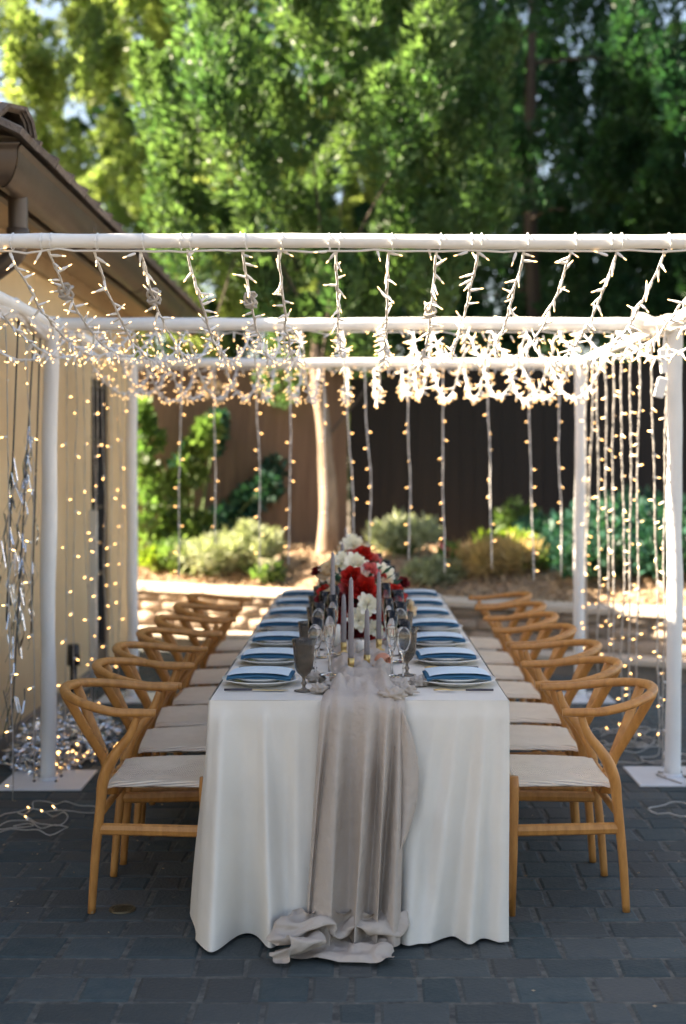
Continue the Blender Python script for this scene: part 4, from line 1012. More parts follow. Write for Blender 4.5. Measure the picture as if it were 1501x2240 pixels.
    -206,-114,55, -197,-121,61, -188,-127,67, -179,-126,74, -171,-120,76, -166,-112,64, -162,-108,51, -156,-104,46, -151,-93,45, -147,-79,49, -141,-69,58, -136,-63,64, -134,-54,67, -131,-42,69, -124,-29,73, -115,-19,76, -108,-16,72, -103,-13,70, -100,-6,72, -93,-2,65, -81,-1,57, -73,-1,56, -67,2,59, -60,4,57, -50,7,58, -35,10,56, -25,13,56, -17,11,55, -10,10,52, -6,4,51, -2,1,45, 5,8,37, 14,9,30, 24,5,28, 34,-8,30, 44,-22,32, 52,-31,35, 61,-35,33, 73,-38,28, 83,-34,23, 84,-25,21, 85,-23,18,
    -198,-114,49, -188,-116,54, -180,-122,61, -171,-127,67, -162,-123,75, -155,-114,70, -151,-111,60, -148,-106,56, -142,-97,51, -138,-81,49, -136,-67,50, -133,-59,54, -134,-52,58, -133,-40,59, -129,-26,64, -121,-15,66, -112,-12,63, -106,-7,62, -104,0,63, -96,8,60, -83,11,53, -74,7,48, -68,9,50, -61,12,51, -51,11,50, -39,14,47, -28,17,44, -21,12,46, -16,13,41, -14,4,41, -8,-3,39, 1,-2,30, 10,-1,25, 20,-6,23, 31,-17,25, 40,-28,37, 50,-36,42, 60,-42,39, 70,-43,28, 77,-37,16, 74,-28,16, 73,-22,12,
    -191,-125,47, -180,-120,48, -170,-120,52, -162,-123,60, -151,-122,71, -143,-114,76, -138,-111,68, -136,-108,63, -132,-98,60, -128,-83,56, -127,-69,55, -124,-59,56, -123,-52,59, -123,-42,58, -123,-29,59, -121,-16,56, -117,-8,55, -112,-2,54, -105,1,51, -95,8,48, -84,14,42, -74,10,39, -67,11,38, -59,14,37, -51,10,36, -42,7,37, -34,9,34, -28,5,35, -23,5,31, -19,-1,32, -12,-10,33, 0,-13,29, 9,-12,26, 18,-17,27, 28,-28,26, 36,-37,34, 45,-40,37, 52,-44,34, 61,-44,27, 67,-42,15, 64,-34,13, 62,-29,9,
    -187,-136,58, -175,-131,53, -162,-127,52, -153,-125,56, -142,-123,64, -130,-116,73, -124,-109,72, -123,-107,65, -120,-98,64, -118,-84,65, -118,-72,67, -115,-62,67, -113,-54,69, -112,-44,65, -112,-31,64, -111,-20,57, -110,-11,51, -111,-5,47, -108,0,41, -97,3,37, -86,5,33, -75,2,32, -67,4,31, -60,7,32, -53,4,29, -45,-2,30, -37,-2,26, -30,-4,25, -24,-5,22, -18,-8,20, -9,-13,21, 0,-19,21, 7,-23,22, 14,-27,26, 23,-36,27, 33,-41,25, 41,-38,23, 46,-41,24, 53,-46,25, 61,-46,18, 56,-39,14, 52,-35,9,
    -181,-143,72, -170,-141,66, -159,-136,62, -148,-133,62, -134,-128,63, -120,-121,66, -112,-114,69, -111,-110,63, -109,-101,62, -106,-88,69, -105,-75,75, -104,-66,75, -102,-58,76, -101,-48,72, -104,-36,65, -106,-26,56, -107,-19,49, -106,-13,42, -107,-9,33, -99,-6,32, -86,-6,35, -75,-7,35, -67,-6,36, -60,-5,39, -54,-8,33, -49,-12,25, -39,-14,24, -32,-16,22, -25,-17,23, -18,-19,18, -11,-22,12, -2,-27,15, 4,-32,21, 9,-36,27, 18,-40,27, 26,-43,18, 36,-44,16, 43,-48,17, 51,-51,20, 59,-52,16, 53,-49,12, 51,-46,7,
    -172,-145,85, -163,-146,77, -154,-142,73, -144,-138,74, -129,-134,71, -112,-128,66, -103,-121,65, -99,-114,61, -97,-105,64, -92,-92,72, -91,-78,76, -95,-72,74, -93,-65,71, -92,-54,68, -97,-41,60, -105,-32,51, -110,-27,44, -106,-24,40, -105,-22,32, -96,-17,30, -84,-14,34, -77,-16,39, -70,-15,40, -63,-16,38, -56,-19,31, -49,-23,23, -41,-26,24, -35,-27,23, -27,-28,22, -19,-30,21, -13,-35,13, -4,-38,15, 4,-42,18, 8,-45,26, 16,-48,31, 24,-53,22, 33,-56,19, 41,-59,19, 52,-59,20, 60,-61,14, 52,-62,11, 48,-60,7,
    -164,-147,96, -154,-149,88, -146,-150,81, -137,-145,81, -122,-139,80, -105,-132,76, -94,-125,72, -88,-118,67, -84,-111,63, -81,-97,66, -82,-83,67, -89,-80,65, -93,-76,64, -96,-65,63, -103,-53,60, -108,-45,51, -107,-41,42, -101,-37,40, -97,-34,37, -91,-27,36, -83,-23,31, -76,-23,31, -70,-26,34, -64,-28,33, -59,-27,24, -50,-30,17, -39,-36,18, -34,-39,22, -28,-40,24, -22,-41,26, -14,-48,20, -7,-50,22, 0,-53,25, 7,-56,30, 16,-59,34, 27,-65,27, 36,-65,28, 44,-68,27, 54,-66,27, 61,-69,21, 55,-74,16, 55,-73,10,
    -162,-157,94, -150,-159,92, -138,-159,87, -129,-156,81, -114,-150,79, -97,-142,79, -87,-134,75, -82,-126,68, -77,-118,59, -78,-103,54, -85,-91,55, -90,-84,53, -98,-81,55, -105,-76,60, -111,-66,58, -109,-58,52, -102,-52,48, -95,-49,46, -90,-46,42, -86,-38,40, -82,-34,34, -77,-33,27, -72,-35,24, -67,-38,26, -60,-39,22, -50,-41,17, -39,-46,17, -31,-50,17, -26,-53,23, -24,-55,31, -16,-61,29, -10,-62,29, -3,-64,33, 5,-67,36, 16,-71,36, 28,-76,31, 38,-76,33, 46,-77,34, 56,-74,36, 67,-76,29, 65,-83,21, 68,-83,14,
    -159,-162,81, -149,-165,83, -138,-166,82, -126,-165,79, -110,-160,73, -96,-151,71, -89,-142,68, -88,-134,62, -85,-126,52, -88,-111,46, -94,-99,45, -99,-92,46, -104,-87,45, -112,-85,50, -115,-77,51, -106,-69,50, -99,-62,49, -95,-58,46, -90,-56,40, -88,-49,34, -83,-44,30, -76,-46,28, -73,-47,21, -67,-49,20, -60,-52,22, -51,-54,15, -41,-57,17, -35,-62,18, -29,-65,19, -26,-67,30, -20,-73,34, -12,-75,37, -6,-74,42, 4,-77,42, 18,-83,41, 30,-87,37, 37,-85,40, 46,-86,44, 58,-84,45, 72,-86,37, 72,-91,28, 74,-93,21,
    -157,-163,68, -150,-165,69, -139,-164,69, -129,-165,66, -115,-160,62, -106,-150,65, -102,-143,62, -102,-138,55, -100,-130,47, -102,-118,41, -105,-106,37, -110,-99,39, -114,-94,39, -118,-89,38, -117,-82,40, -109,-73,41, -105,-65,40, -104,-59,36, -100,-56,32, -94,-56,26, -88,-52,21, -80,-55,21, -75,-58,18, -70,-61,16, -63,-66,19, -53,-68,13, -44,-71,13, -39,-75,19, -31,-76,20, -27,-78,27, -23,-84,37, -14,-86,38, -6,-86,40, 3,-88,39, 16,-93,42, 31,-96,41, 39,-95,46, 46,-95,52, 60,-97,52, 75,-100,42, 75,-101,31, 77,-103,24,
    -162,-165,56, -153,-165,55, -144,-161,55, -133,-163,51, -122,-158,51, -120,-149,61, -118,-142,60, -117,-138,51, -116,-131,42, -116,-124,34, -117,-112,30, -120,-103,31, -124,-97,30, -125,-89,28, -123,-79,31, -117,-68,33, -117,-59,35, -115,-55,29, -111,-54,23, -104,-54,18, -96,-57,13, -87,-63,13, -81,-67,14, -73,-71,12, -65,-76,12, -55,-79,12, -46,-83,12, -40,-87,15, -33,-89,16, -26,-91,22, -22,-97,34, -14,-97,34, -7,-96,31, 2,-98,31, 15,-101,36, 29,-103,42, 39,-105,47, 47,-106,50, 58,-109,50, 69,-110,40, 68,-109,28, 71,-111,20,
    -166,-165,44, -159,-160,46, -150,-157,44, -140,-157,38, -132,-152,43, -133,-149,56, -133,-141,59, -132,-136,49, -131,-131,39, -130,-128,28, -129,-116,23, -132,-109,28, -134,-102,25, -135,-91,25, -133,-77,31, -128,-65,31, -127,-57,28, -126,-52,23, -123,-52,15, -114,-55,10, -103,-64,10, -95,-71,11, -88,-76,11, -80,-80,11, -71,-85,10, -61,-90,13, -53,-93,17, -46,-96,18, -39,-102,16, -31,-104,19, -24,-108,26, -15,-110,28, -9,-107,23, 2,-108,23, 17,-109,28, 30,-112,39, 35,-116,49, 44,-118,49, 54,-119,44, 63,-119,34, 66,-118,23, 68,-118,15,
    -161,-164,31, -161,-158,35, -158,-153,35, -150,-149,31, -145,-145,39, -149,-148,54, -149,-144,57, -147,-136,49, -147,-130,38, -146,-128,24, -145,-117,19, -145,-111,25, -147,-105,26, -148,-93,26, -145,-80,32, -141,-66,31, -138,-59,25, -135,-59,19, -133,-59,12, -123,-65,9, -112,-73,9, -102,-81,11, -94,-85,12, -87,-88,14, -79,-91,17, -70,-97,20, -60,-103,20, -50,-106,21, -43,-112,22, -35,-116,23, -25,-119,25, -14,-122,23, -6,-120,22, 2,-118,25, 14,-119,27, 27,-121,34, 33,-125,41, 41,-126,42, 50,-124,35, 58,-126,27, 65,-127,22, 70,-127,17,
    -159,-162,18, -163,-157,22, -168,-151,25, -162,-144,25, -161,-143,35, -165,-148,50, -165,-145,53, -163,-137,47, -162,-131,38, -161,-127,24, -160,-118,19, -159,-111,25, -159,-104,30, -161,-93,31, -158,-80,31, -154,-69,25, -148,-67,20, -141,-72,19, -140,-72,12, -132,-76,8, -119,-82,10, -107,-89,14, -99,-95,15, -94,-97,19, -87,-99,24, -77,-104,28, -65,-111,27, -55,-117,22, -48,-121,21, -38,-126,23, -26,-130,27, -15,-133,27, -6,-133,27, 2,-130,31, 14,-131,27, 23,-130,30, 30,-134,37, 39,-134,33, 47,-134,28, 56,-136,25, 64,-137,19, 71,-135,19,
    -165,-162,10, -168,-154,11, -176,-148,14, -175,-141,18, -175,-144,30, -179,-152,42, -181,-147,46, -179,-139,42, -178,-132,38, -176,-125,27, -174,-116,23, -172,-108,24, -172,-101,27, -174,-93,32, -170,-82,27, -165,-76,17, -158,-78,14, -152,-84,16, -148,-86,10, -138,-89,8, -124,-95,9, -112,-101,15, -105,-107,20, -99,-110,23, -91,-111,27, -81,-117,28, -70,-121,27, -60,-126,24, -52,-131,22, -42,-135,22, -29,-140,28, -16,-144,31, -6,-145,28, 3,-144,30, 14,-143,24, 25,-140,23, 29,-144,31, 37,-143,29, 46,-143,28, 58,-145,25, 68,-145,20, 74,-141,24,
    -177,-164,10, -180,-158,10, -186,-149,11, -188,-141,13, -188,-144,23, -192,-153,33, -196,-149,38, -195,-141,37, -195,-132,35, -193,-122,27, -189,-114,23, -187,-106,24, -185,-98,22, -186,-89,25, -183,-82,21, -176,-84,11, -168,-91,9, -163,-96,13, -156,-101,10, -144,-105,7, -129,-110,8, -116,-115,12, -108,-120,18, -102,-124,24, -94,-126,27, -84,-130,25, -74,-134,23, -64,-137,21, -56,-140,19, -46,-142,16, -31,-146,18, -16,-150,21, -5,-152,21, 5,-156,23, 17,-155,19, 29,-153,17, 35,-157,23, 42,-154,25, 49,-153,29, 60,-154,27, 70,-155,22, 73,-151,28,
    -189,-167,13, -192,-163,10, -198,-156,11, -201,-145,12, -199,-141,20, -202,-150,25, -209,-149,29, -208,-140,29, -210,-131,31, -207,-119,27, -201,-109,21, -198,-102,21, -198,-94,22, -198,-85,19, -192,-83,14, -185,-93,8, -178,-103,6, -173,-109,10, -164,-114,8, -151,-120,6, -135,-125,8, -121,-130,11, -111,-132,16, -104,-135,18, -97,-139,19, -87,-141,17, -77,-146,17, -68,-148,15, -60,-151,13, -50,-151,9, -32,-154,11, -16,-156,11, -4,-158,12, 6,-159,12, 19,-162,11, 33,-162,11, 42,-164,15, 49,-162,19, 54,-161,26, 63,-163,31, 73,-163,28, 77,-160,33,
]
pool_mb = MB(); NXp = 42; NZp = len(POOL) // (3 * NXp)
pool_mb.add([(.006 + POOL[3 * k] * .00136, 4.25 + POOL[3 * k + 1] * .00116, .002 + max(0, POOL[3 * k + 2]) * .00098) for k in range(NXp * NZp)],
            [(j * NXp + i, (j + 1) * NXp + i, (j + 1) * NXp + i + 1, j * NXp + i + 1) for j in range(NZp - 1) for i in range(NXp - 1)])
run = rn_.build('table_runner', M['gauze'], None, True)
po = pool_mb.build('gathered_hem', M['gauze'], run, True); ss_ = po.modifiers.new('subsurf', 'SUBSURF'); ss_.levels = 2; ss_.render_levels = 2
tag(run, 'taupe gauze runner pleated down the table front and pooled on paving', 'table runner')
# crumpled gauze knots on the table front
mb = MB()
def knot(mb, c, r, seed):
    def fn(u, v):
        th = u * 2 * math.pi; ph = v * math.pi; d = Vector((math.sin(ph) * math.cos(th), math.sin(ph) * math.sin(th), math.cos(ph)))
        k = 1 + .5 * abs(nz(d.x * 2.2 + seed, d.y * 2.2, d.z * 2.2)) * 2 - .25 + .12 * math.sin(9 * d.x + 6 * d.z + seed)
        p = Vector(c) + Vector((d.x * r * k * 1.3, d.y * r * k, d.z * r * k * .7)); p.z = max(p.z, TZ + .004); return p
    mb.grid(fn, 32, 18, wrap=True)
for (px, py, r, sd) in ((862, 1518, .032, 1), (890, 1508, .026, 2), (870, 1495, .03, 3), (735, 1500, .03, 4), (700, 1505, .024, 5), (915, 1490, .025, 6), (690, 1480, .026, 8)):
    Y = (CAMH - TZ - .02) * F / (py - VY); knot(mb, ((px - VX) / F * Y, Y, TZ + .018), r, sd)
kn = mb.build('gauze_bunch', M['gauze'], run, True)

# ================================================================ CHAIRS (local: +x to the table, y across)
ch0 = empty('dining_chair', (0, 0, 0))
def leg_front(sy):
    mb = MB(); mb.tube([(.20, sy * .245, 0), (.198, sy * .25, .22), (.195, sy * .252, .44), (.195, sy * .252, .478)], [.0125, .0175, .0195, .017], 12); return mb
def leg_rear(sy):
    mb = MB()
    pts = catmull([(-.20, sy * .205, 0), (-.185, sy * .213, .20), (-.165, sy * .222, .38), (-.155, sy * .228, .46), (-.12, sy * .238, .54), (-.06, sy * .248, .62), (-.035, sy * .252, .685)], 5)
    n = len(pts); rs = []
    for k in range(n):
        t = k / (n - 1); rs.append(lerp(.0135, .021, min(1, t / .6)) if t < .6 else lerp(.021, .012, (t - .6) / .4))
    mb.tube(pts, rs, 12, flat=(1, 1)); return mb
for sy in (-1, 1):
    leg_front(sy).build('leg', M['wood'], ch0, True); leg_rear(sy).build('leg', M['wood'], ch0, True)
arm = []
for k in range(37):
    a = R(-97) + R(194) * k / 36
    x = -.085 - .245 * math.cos(a); y = .272 * math.sin(a) * (1 - .0 * abs(math.cos(a)))
    z = .700 + .045 * max(0, math.cos(a)) ** 1.2
    arm.append(Vector((x, y, z)))
e0 = arm[0] + Vector((.085, -.004 * -1, -.002)); e1 = arm[-1] + Vector((.085, -.004, -.002))
arm = [e0, e0.lerp(arm[0], .5)] + arm + [e1.lerp(arm[-1], .5), e1]
ra = [.0152 + .002 * math.sin(math.pi * k / (len(arm) - 1)) for k in range(len(arm))]; ra[0] = ra[-1] = .0145
mb = MB(); mb.tube(arm, ra, 14, flat=(1.12, .95)); mb.build('arm_rail', M['wood'], ch0, True)
mb = MB()
for sy in (-1, 1):
    mb.tube(catmull([(-.170, 0 + sy * .010, .43), (-.195, sy * .012, .49), (-.255, sy * .055, .61), (-.315, sy * .095, .735)], 5), [.013] * 16, 8, flat=(1.35, .5))
mb.tube([(-.165, 0, .36), (-.175, 0, .44), (-.2, 0, .50)], .014, 8, flat=(1.5, .7)); mb.build('splat', M['wood'], ch0, True)
# stretchers
mb = MB()
for sy in (-1, 1):
    s_ = MB(); s_.tube([(-.177, sy * .217, .292), (.197, sy * .249, .292)], [.0165, .0165], 8, flat=(.75, 1.25)); s_.build('stretcher', M['wood'], ch0, False)
s_ = MB(); s_.tube([(-.173, -.218, .335), (-.173, .218, .335)], .013, 10); s_.build('stretcher', M['wood'], ch0, True)
s_ = MB(); s_.tube([(.197, -.249, .355), (.197, .249, .355)], .013, 10); s_.build('stretcher', M['wood'], ch0, True)
# seat rails
s_ = MB(); s_.tube([(.195, -.25, .435), (.195, .25, .435)], .014, 10); s_.tube([(-.158, -.225, .425), (-.158, .225, .425)], .014, 10)
s_.build('seat_frame', M['wood'], ch0, True)
def seat_pt(u, v, top=1):
    x = lerp(-.165, .20, v); hw = lerp(.205, .232, v); y = lerp(-hw, hw, u)
    su, sv = 2 * u - 1, 2 * v - 1
    m_ = max(abs(su), abs(sv)); sad = -.020 * (1 - su * su) * (1 - .5 * sv * sv) + .0
    crease = .004 * abs(abs(su) - abs(sv))
    edge = -.020 * max(0, (m_ - .9) / .1) ** 2
    return Vector((x, y, .452 + (-.004 if v < .1 else 0) + sad + crease + edge + .006 * v)) if top else Vector((x * .985, y * .985, .431 + .006 * v))
s_ = MB(); s_.grid(lambda u, v: seat_pt(u, v), 29, 27)
N_ = len(s_.v); s_.grid(lambda u, v: seat_pt(u, v, 0), 29, 27)
bd = [j for j in range(29)] + [29 * r_ + 28 for r_ in range(1, 27)] + [29 * 26 + j for j in range(27, -1, -1)] + [29 * r_ for r_ in range(25, 0, -1)]
for i in range(len(bd)):
    a, b = bd[i], bd[(i + 1) % len(bd)]; s_.f.append((a, b, b + N_, a + N_)); s_.m.append(0); s_.t.append(.5)
s_.build('seat', M['weave'], ch0, True)
LY = [4.77, 5.34, 5.85, 6.38, 6.98, 7.60, 8.22]; RY = [4.78, 5.37, 5.93, 6.55, 7.12, 7.68, 8.32]
where = ['nearest the camera', 'second from the camera', 'third from the camera', 'fourth from the camera', 'third from the far end', 'second from the far end', 'at the far end']
first = True
for side_, ys_, sx in (('left', LY, -1), ('right', RY, 1)):
    for i, yy in enumerate(ys_):
        c = ch0 if first else copy_tree(ch0); first = False
        c.location = (sx * .722, yy, 0); c.rotation_euler = (0, 0, (math.pi if sx > 0 else 0) + rnd.uniform(-.05, .05) * (i > 0))
        if i > 0: c.location.x += rnd.uniform(-.01, .015) * sx
        tag(c, 'oak wishbone chair with cord seat on the %s side, %s' % (side_, where[i]), 'chair', 'oak wishbone chairs along both sides of the table')

# ================================================================ PLACE SETTINGS
pm = MB(); pm.lathe([(0, .0025), (.085, .0025), (.09, .006), (.118, .015), (.138, .0205), (.1395, .022), (.138, .0235), (.116, .018), (.09, .010), (0, .009)], 44)
pme = pm.mesh('plate', M['ceramic'], True)
pm2 = MB(); pm2.lathe([(0, .0025), (.065, .0025), (.07, .006), (.09, .013), (.103, .0175), (.105, .019), (.103, .0205), (.088, .016), (.07, .009), (0, .008)], 40)
pme2 = pm2.mesh('plate', M['ceramic'], True)
def napkin_mesh(seed):
    mb = MB()
    for lay in range(2):
        zo = .004 + lay * .005
        def fn(u, v):
            th = v * 2 * math.pi; x = lerp(-.112, .112, u); hw = .095 - .003 * lay
            droop = -.007 * (abs(2 * u - 1) ** 4) + .004 * nz(u * 3 + seed, lay)
            y = math.cos(th) * (hw + .003 * nz(u * 5, seed, lay)); z = math.sin(th) * .0036 + zo + droop - .005 * max(0, (abs(y) / hw - .8) / .2) + .003
            return Vector((y, x, z))
        mb.grid(lambda u, v: fn(v, u), 20, 22, wrap=True)
        for su in (0, 1): pass
    return mb.mesh('napkin', M['napkin'], True)
naps = [napkin_mesh(s) for s in (1, 5, 9)]
cm = MB(); cm.grid(lambda u, v: Vector((lerp(-.090, .088, v), lerp(-.106, .106, u), .0035 * math.sin(u * 3.1) - .006 * abs(2 * u - 1) ** 4 + .0015 * math.sin(v * 5) - .003 * abs(2 * v - 1) ** 3)), 16, 10)
cme = cm.mesh('napkin_fold', M['card'], True)  # pale sheet added as the light upper face of the napkin
km = MB(); km.tube([(0, 0, .006), (.045, 0, .0065), (.095, 0, .006)], [.0055, .0065, .005], 10, mi=0, flat=(1, .7))
km.tube([(.094, 0, .006), (.10, 0, .0055), (.15, 0, .004), (.205, .0, .004), (.222, .003, .004)], [.004, .007, .010, .009, .002], 8, mi=1, flat=(1, .18))
kme = km.mesh('knife', [M['handle'], M['gold']], True)
fm_ = MB(); fm_.tube([(0, 0, .006), (.045, 0, .0065), (.095, 0, .006)], [.0055, .006, .0045], 10, mi=0, flat=(1, .7))
fm_.tube([(.094, 0, .006), (.12, 0, .006), (.145, 0, .006), (.16, 0, .008)], [.0035, .003, .008, .011], 8, mi=1, flat=(1, .25))
for k in range(4): fm_.tube([(.158, -.009 + .006 * k, .008), (.18, -.009 + .006 * k, .009), (.205, -.0085 + .0057 * k, .006)], [.002, .0018, .001], 5, mi=1)
fme = fm_.mesh('fork', [M['handle'], M['gold']], True)
def goblet():
    mb = MB(); mb.lathe([(0, 0), (.033, 0), (.034, .002), (.012, .006), (.0055, .012), (.0065, .02), (.0105, .026), (.006, .033), (.005, .042), (.009, .050), (.022, .062), (.031, .080), (.0345, .105), (.0355, .13), (.0375, .155), (.041, .178),
                         (.0395, .178), (.036, .155), (.0335, .13), (.0325, .105), (.029, .082), (.02, .066), (.006, .057), (0, .056)], 32, ripple=.018, rn=12)
    return mb.mesh('goblet', M['smoke'], True)
def stemware(h=.225, r=.032, bowl=.12):
    mb = MB(); b = h - bowl
    mb.lathe([(0, 0), (.036, 0), (.036, .002), (.01, .004), (.0038, .010), (.0034, b - .01), (.006, b), (r * .6, b + bowl * .12), (r * .95, b + bowl * .35), (r, b + bowl * .55), (r * .9, h), (r * .9 - .0012, h), (r - .0014, b + bowl * .55),
              (r * .92 - .001, b + bowl * .35), (r * .55, b + bowl * .14), (.003, b + .005), (0, b + .004)], 26)
    return mb.mesh('wine_glass', M['clear'], True)
gme = goblet(); wm1 = stemware(.225, .029, .125); wm2 = stemware(.235, .0215, .15)
SY = [4.70 + .523 * k for k in range(7)]
seat_w = ['nearest place', 'second place', 'third place', 'middle place', 'fifth place', 'sixth place', 'farthest place']
for side_, sx in (('left', -1), ('right', 1)):
    for i, yy in enumerate(SY):
        w_ = '%s on the %s side' % (seat_w[i], side_); X = sx * .345 + rnd.uniform(-.008, .008); Y = yy + rnd.uniform(-.012, .012); z = TZ + .0015
        def top(name, me, loc, rz, label, cat, group, s=1, rx=0):
            o = inst(name, me, None, loc, (rx, 0, rz), (s, s, s)); tag(o, label, cat, group); return o
        top('plate', pme, (X, Y, z), 0, 'wide white dinner plate at the ' + w_, 'plate', 'white dinner plates on the long table')
        top('side_plate', pme2, (X, Y, z + .0095), 0, 'smaller stacked white plate at the ' + w_, 'plate', 'smaller white plates stacked on the dinner plates')
        rz_ = R(90) + rnd.uniform(-.05, .05)
        nap = top('napkin', rnd.choice(naps), (X, Y - .0, z + .030), rz_, 'folded blue linen napkin on the plates at the ' + w_, 'napkin', 'blue napkins on the plates')
        top('napkin_fold', cme, (X, Y + .002, z + .0505), rz_ + rnd.uniform(-.03, .03), 'pale blue upper face of the napkin at the ' + w_, 'napkin fold', 'pale upper faces of the napkins')
        nr, nf = (kme, fme) if sx < 0 else (fme, kme)
        n1, n2 = ('knife', 'fork') if sx < 0 else ('fork', 'knife')
        rz = 0 if sx < 0 else math.pi
        bx = X + (-.115 if sx < 0 else .115)
        top(n1, nr, (bx, Y - .165, z), rz + rnd.uniform(-.02, .02), 'dark handled gold %s, near side of the %s' % (n1, w_), n1, 'gold %ss laid beside the plates' % n1)
        top(n2, nf, (bx, Y + .160, z), rz + rnd.uniform(-.02, .02), 'dark handled gold %s, far side of the %s' % (n2, w_), n2, 'gold %ss laid beside the plates' % n2)
        if sx < 0: gx, gy, (ax, ay), (cx, cy) = -.185, yy - .15, (-.155, yy + .14), (-.105, yy + .02)
        else: gx, gy, (ax, ay), (cx, cy) = .185, yy + .20, (.165, yy + .02), (.115, yy - .03)
        ry = rnd.uniform(-.01, .01)
        top('goblet', gme, (gx + ry, gy, z), rnd.random(), 'smoky grey pressed glass goblet by the ' + w_, 'goblet', 'smoky goblets on the long table')
        top('wine_glass', wm1, (ax + ry, ay, z + .002), 0, 'clear stemmed wine glass by the ' + w_, 'wine glass', 'clear wine glasses on the long table', rnd.uniform(.95, 1.05))
        top('champagne_flute', wm2, (cx, cy, z + .03), 0, 'slim clear champagne flute by the ' + w_, 'champagne flute', 'clear flutes on the long table', rnd.uniform(.95, 1.05))

# ================================================================ CANDLES, FRUIT
def candle(px, Y, top, label, r=.0108, zb=None):
    X = (px - VX) / F * Y; zb = TZ + .02 if zb is None else zb; h = top - zb
    c = tag(empty('taper_candle', (X, Y, zb)), label, 'candle', 'grey taper candles down the centre of the table')
    mb = MB(); mb.lathe([(0, .035), (r * .9, .035), (r, .06), (r * .98, h * .6), (r * .72, h - .012), (r * .3, h - .002), (0, h)], 14); mb.build('taper', M['wax'], c, True)
    mb = MB(); mb.tube([(0, 0, h - .004), (.001, 0, h + .010)], .0012, 5); mb.build('wick', M['black'], c)
    mb = MB(); mb.lathe([(0, 0), (.026, 0), (.027, .003), (.014, .007), (.011, .016), (.0125, .022), (.0125, .045), (.0105, .046), (.0105, .03)], 20); mb.build('holder', M['brass'], c, True)
def topz(py, Y): return CAMH - (py - VY) / F * Y
cand = [(768, 4.90, 1262, 'tallest looking grey taper candle nearest the front of the table'), (803, 4.99, 1331, 'short grey taper standing just behind the pale fruit'),
        (752, 5.35, 1299, 'grey taper in brass holder left of the nearest tall candle'), (829, 5.45, 1250, 'grey taper in front of the red roses at their right'),
        (728, 5.62, 1207, 'tall grey taper in front of the red blooms at their left'), (749, 6.3, 1187, 'grey taper behind the arrangement left of the white bloom'),
        (801, 6.35, 1207, 'grey taper rising behind the pink bloom'), (777, 7.75, 1168, 'grey taper farthest left of the rear cluster'), (789, 7.85, 1172, 'grey taper in the middle of the rear cluster'),
        (803, 7.95, 1184, 'grey taper farthest right of the rear cluster'), (757, 7.6, 1152, 'tallest grey taper of the rear cluster beside the trunk')]
for (px, Y, pt, lb) in cand: candle(px, Y, topz(pt, Y), lb)
c = tag(empty('pillar_candle', ((735 - VX) / F * 5.6, 5.6, TZ + .02)), 'short ivory votive candle between the grey tapers', 'candle')
mb = MB(); mb.lathe([(0, 0), (.019, 0), (.019, .085), (.016, .088), (0, .084)], 20); mb.build('wax_body', M['wax_w'], c, True)
mb = MB(); mb.tube([(0, 0, .084), (0, .001, .096)], .0012, 5); mb.build('wick', M['black'], c)
c = tag(empty('pillar_candle', ((790 - VX) / F * 5.35, 5.35, TZ + .02)), 'low ivory votive candle behind the pale fruit', 'candle')
mb = MB(); mb.lathe([(0, 0), (.021, 0), (.021, .05), (.018, .053), (0, .05)], 20); mb.build('wax_body', M['wax_w'], c, True)
mb = MB(); mb.tube([(0, 0, .05), (0, .001, .06)], .0012, 5); mb.build('wick', M['black'], c)
def fruit(px, py, Y, r, m, label, crown=True, stem=False):
    X = (px - VX) / F * Y; zc = topz(py, Y)
    f_ = tag(empty('pomegranate' if crown else 'fig', (X, Y, zc)), label, 'fruit')
    mb = MB(); pr = [(r * math.sin(math.pi * k / 14) * (1 + .02 * math.cos(k)), -r * .94 * math.cos(math.pi * k / 14)) for k in range(15)]
    mb.lathe(pr, 24, ripple=.012, rn=6); mb.build('flesh', m, f_, True)
    if crown:
        mb = MB(); mb.lathe([(r * .22, -.01), (r * .2, .004), (r * .3, .016)], 12, ripple=.18, rn=6)
        Rm = Matrix.Rotation(R(75), 3, 'X') @ Matrix.Rotation(.5, 3, 'Y')
        mb.v = [tuple(Rm @ (Vector(q) + Vector((0, 0, r * .92)))) for q in mb.v]; mb.build('calyx', m, f_, True)
    return f_
fruit(803, 1492, 4.74, .0365, M['fruit'], 'pale peach pomegranate resting on the gauze runner at the front')
fruit(838, 1446, 5.12, .034, M['fruit2'], 'rosy pomegranate behind the clear glasses near the goblet')
fruit(752, 1483, 4.83, .018, M['handle'], 'small dark fig lying beside the nearest tall candle', crown=False)

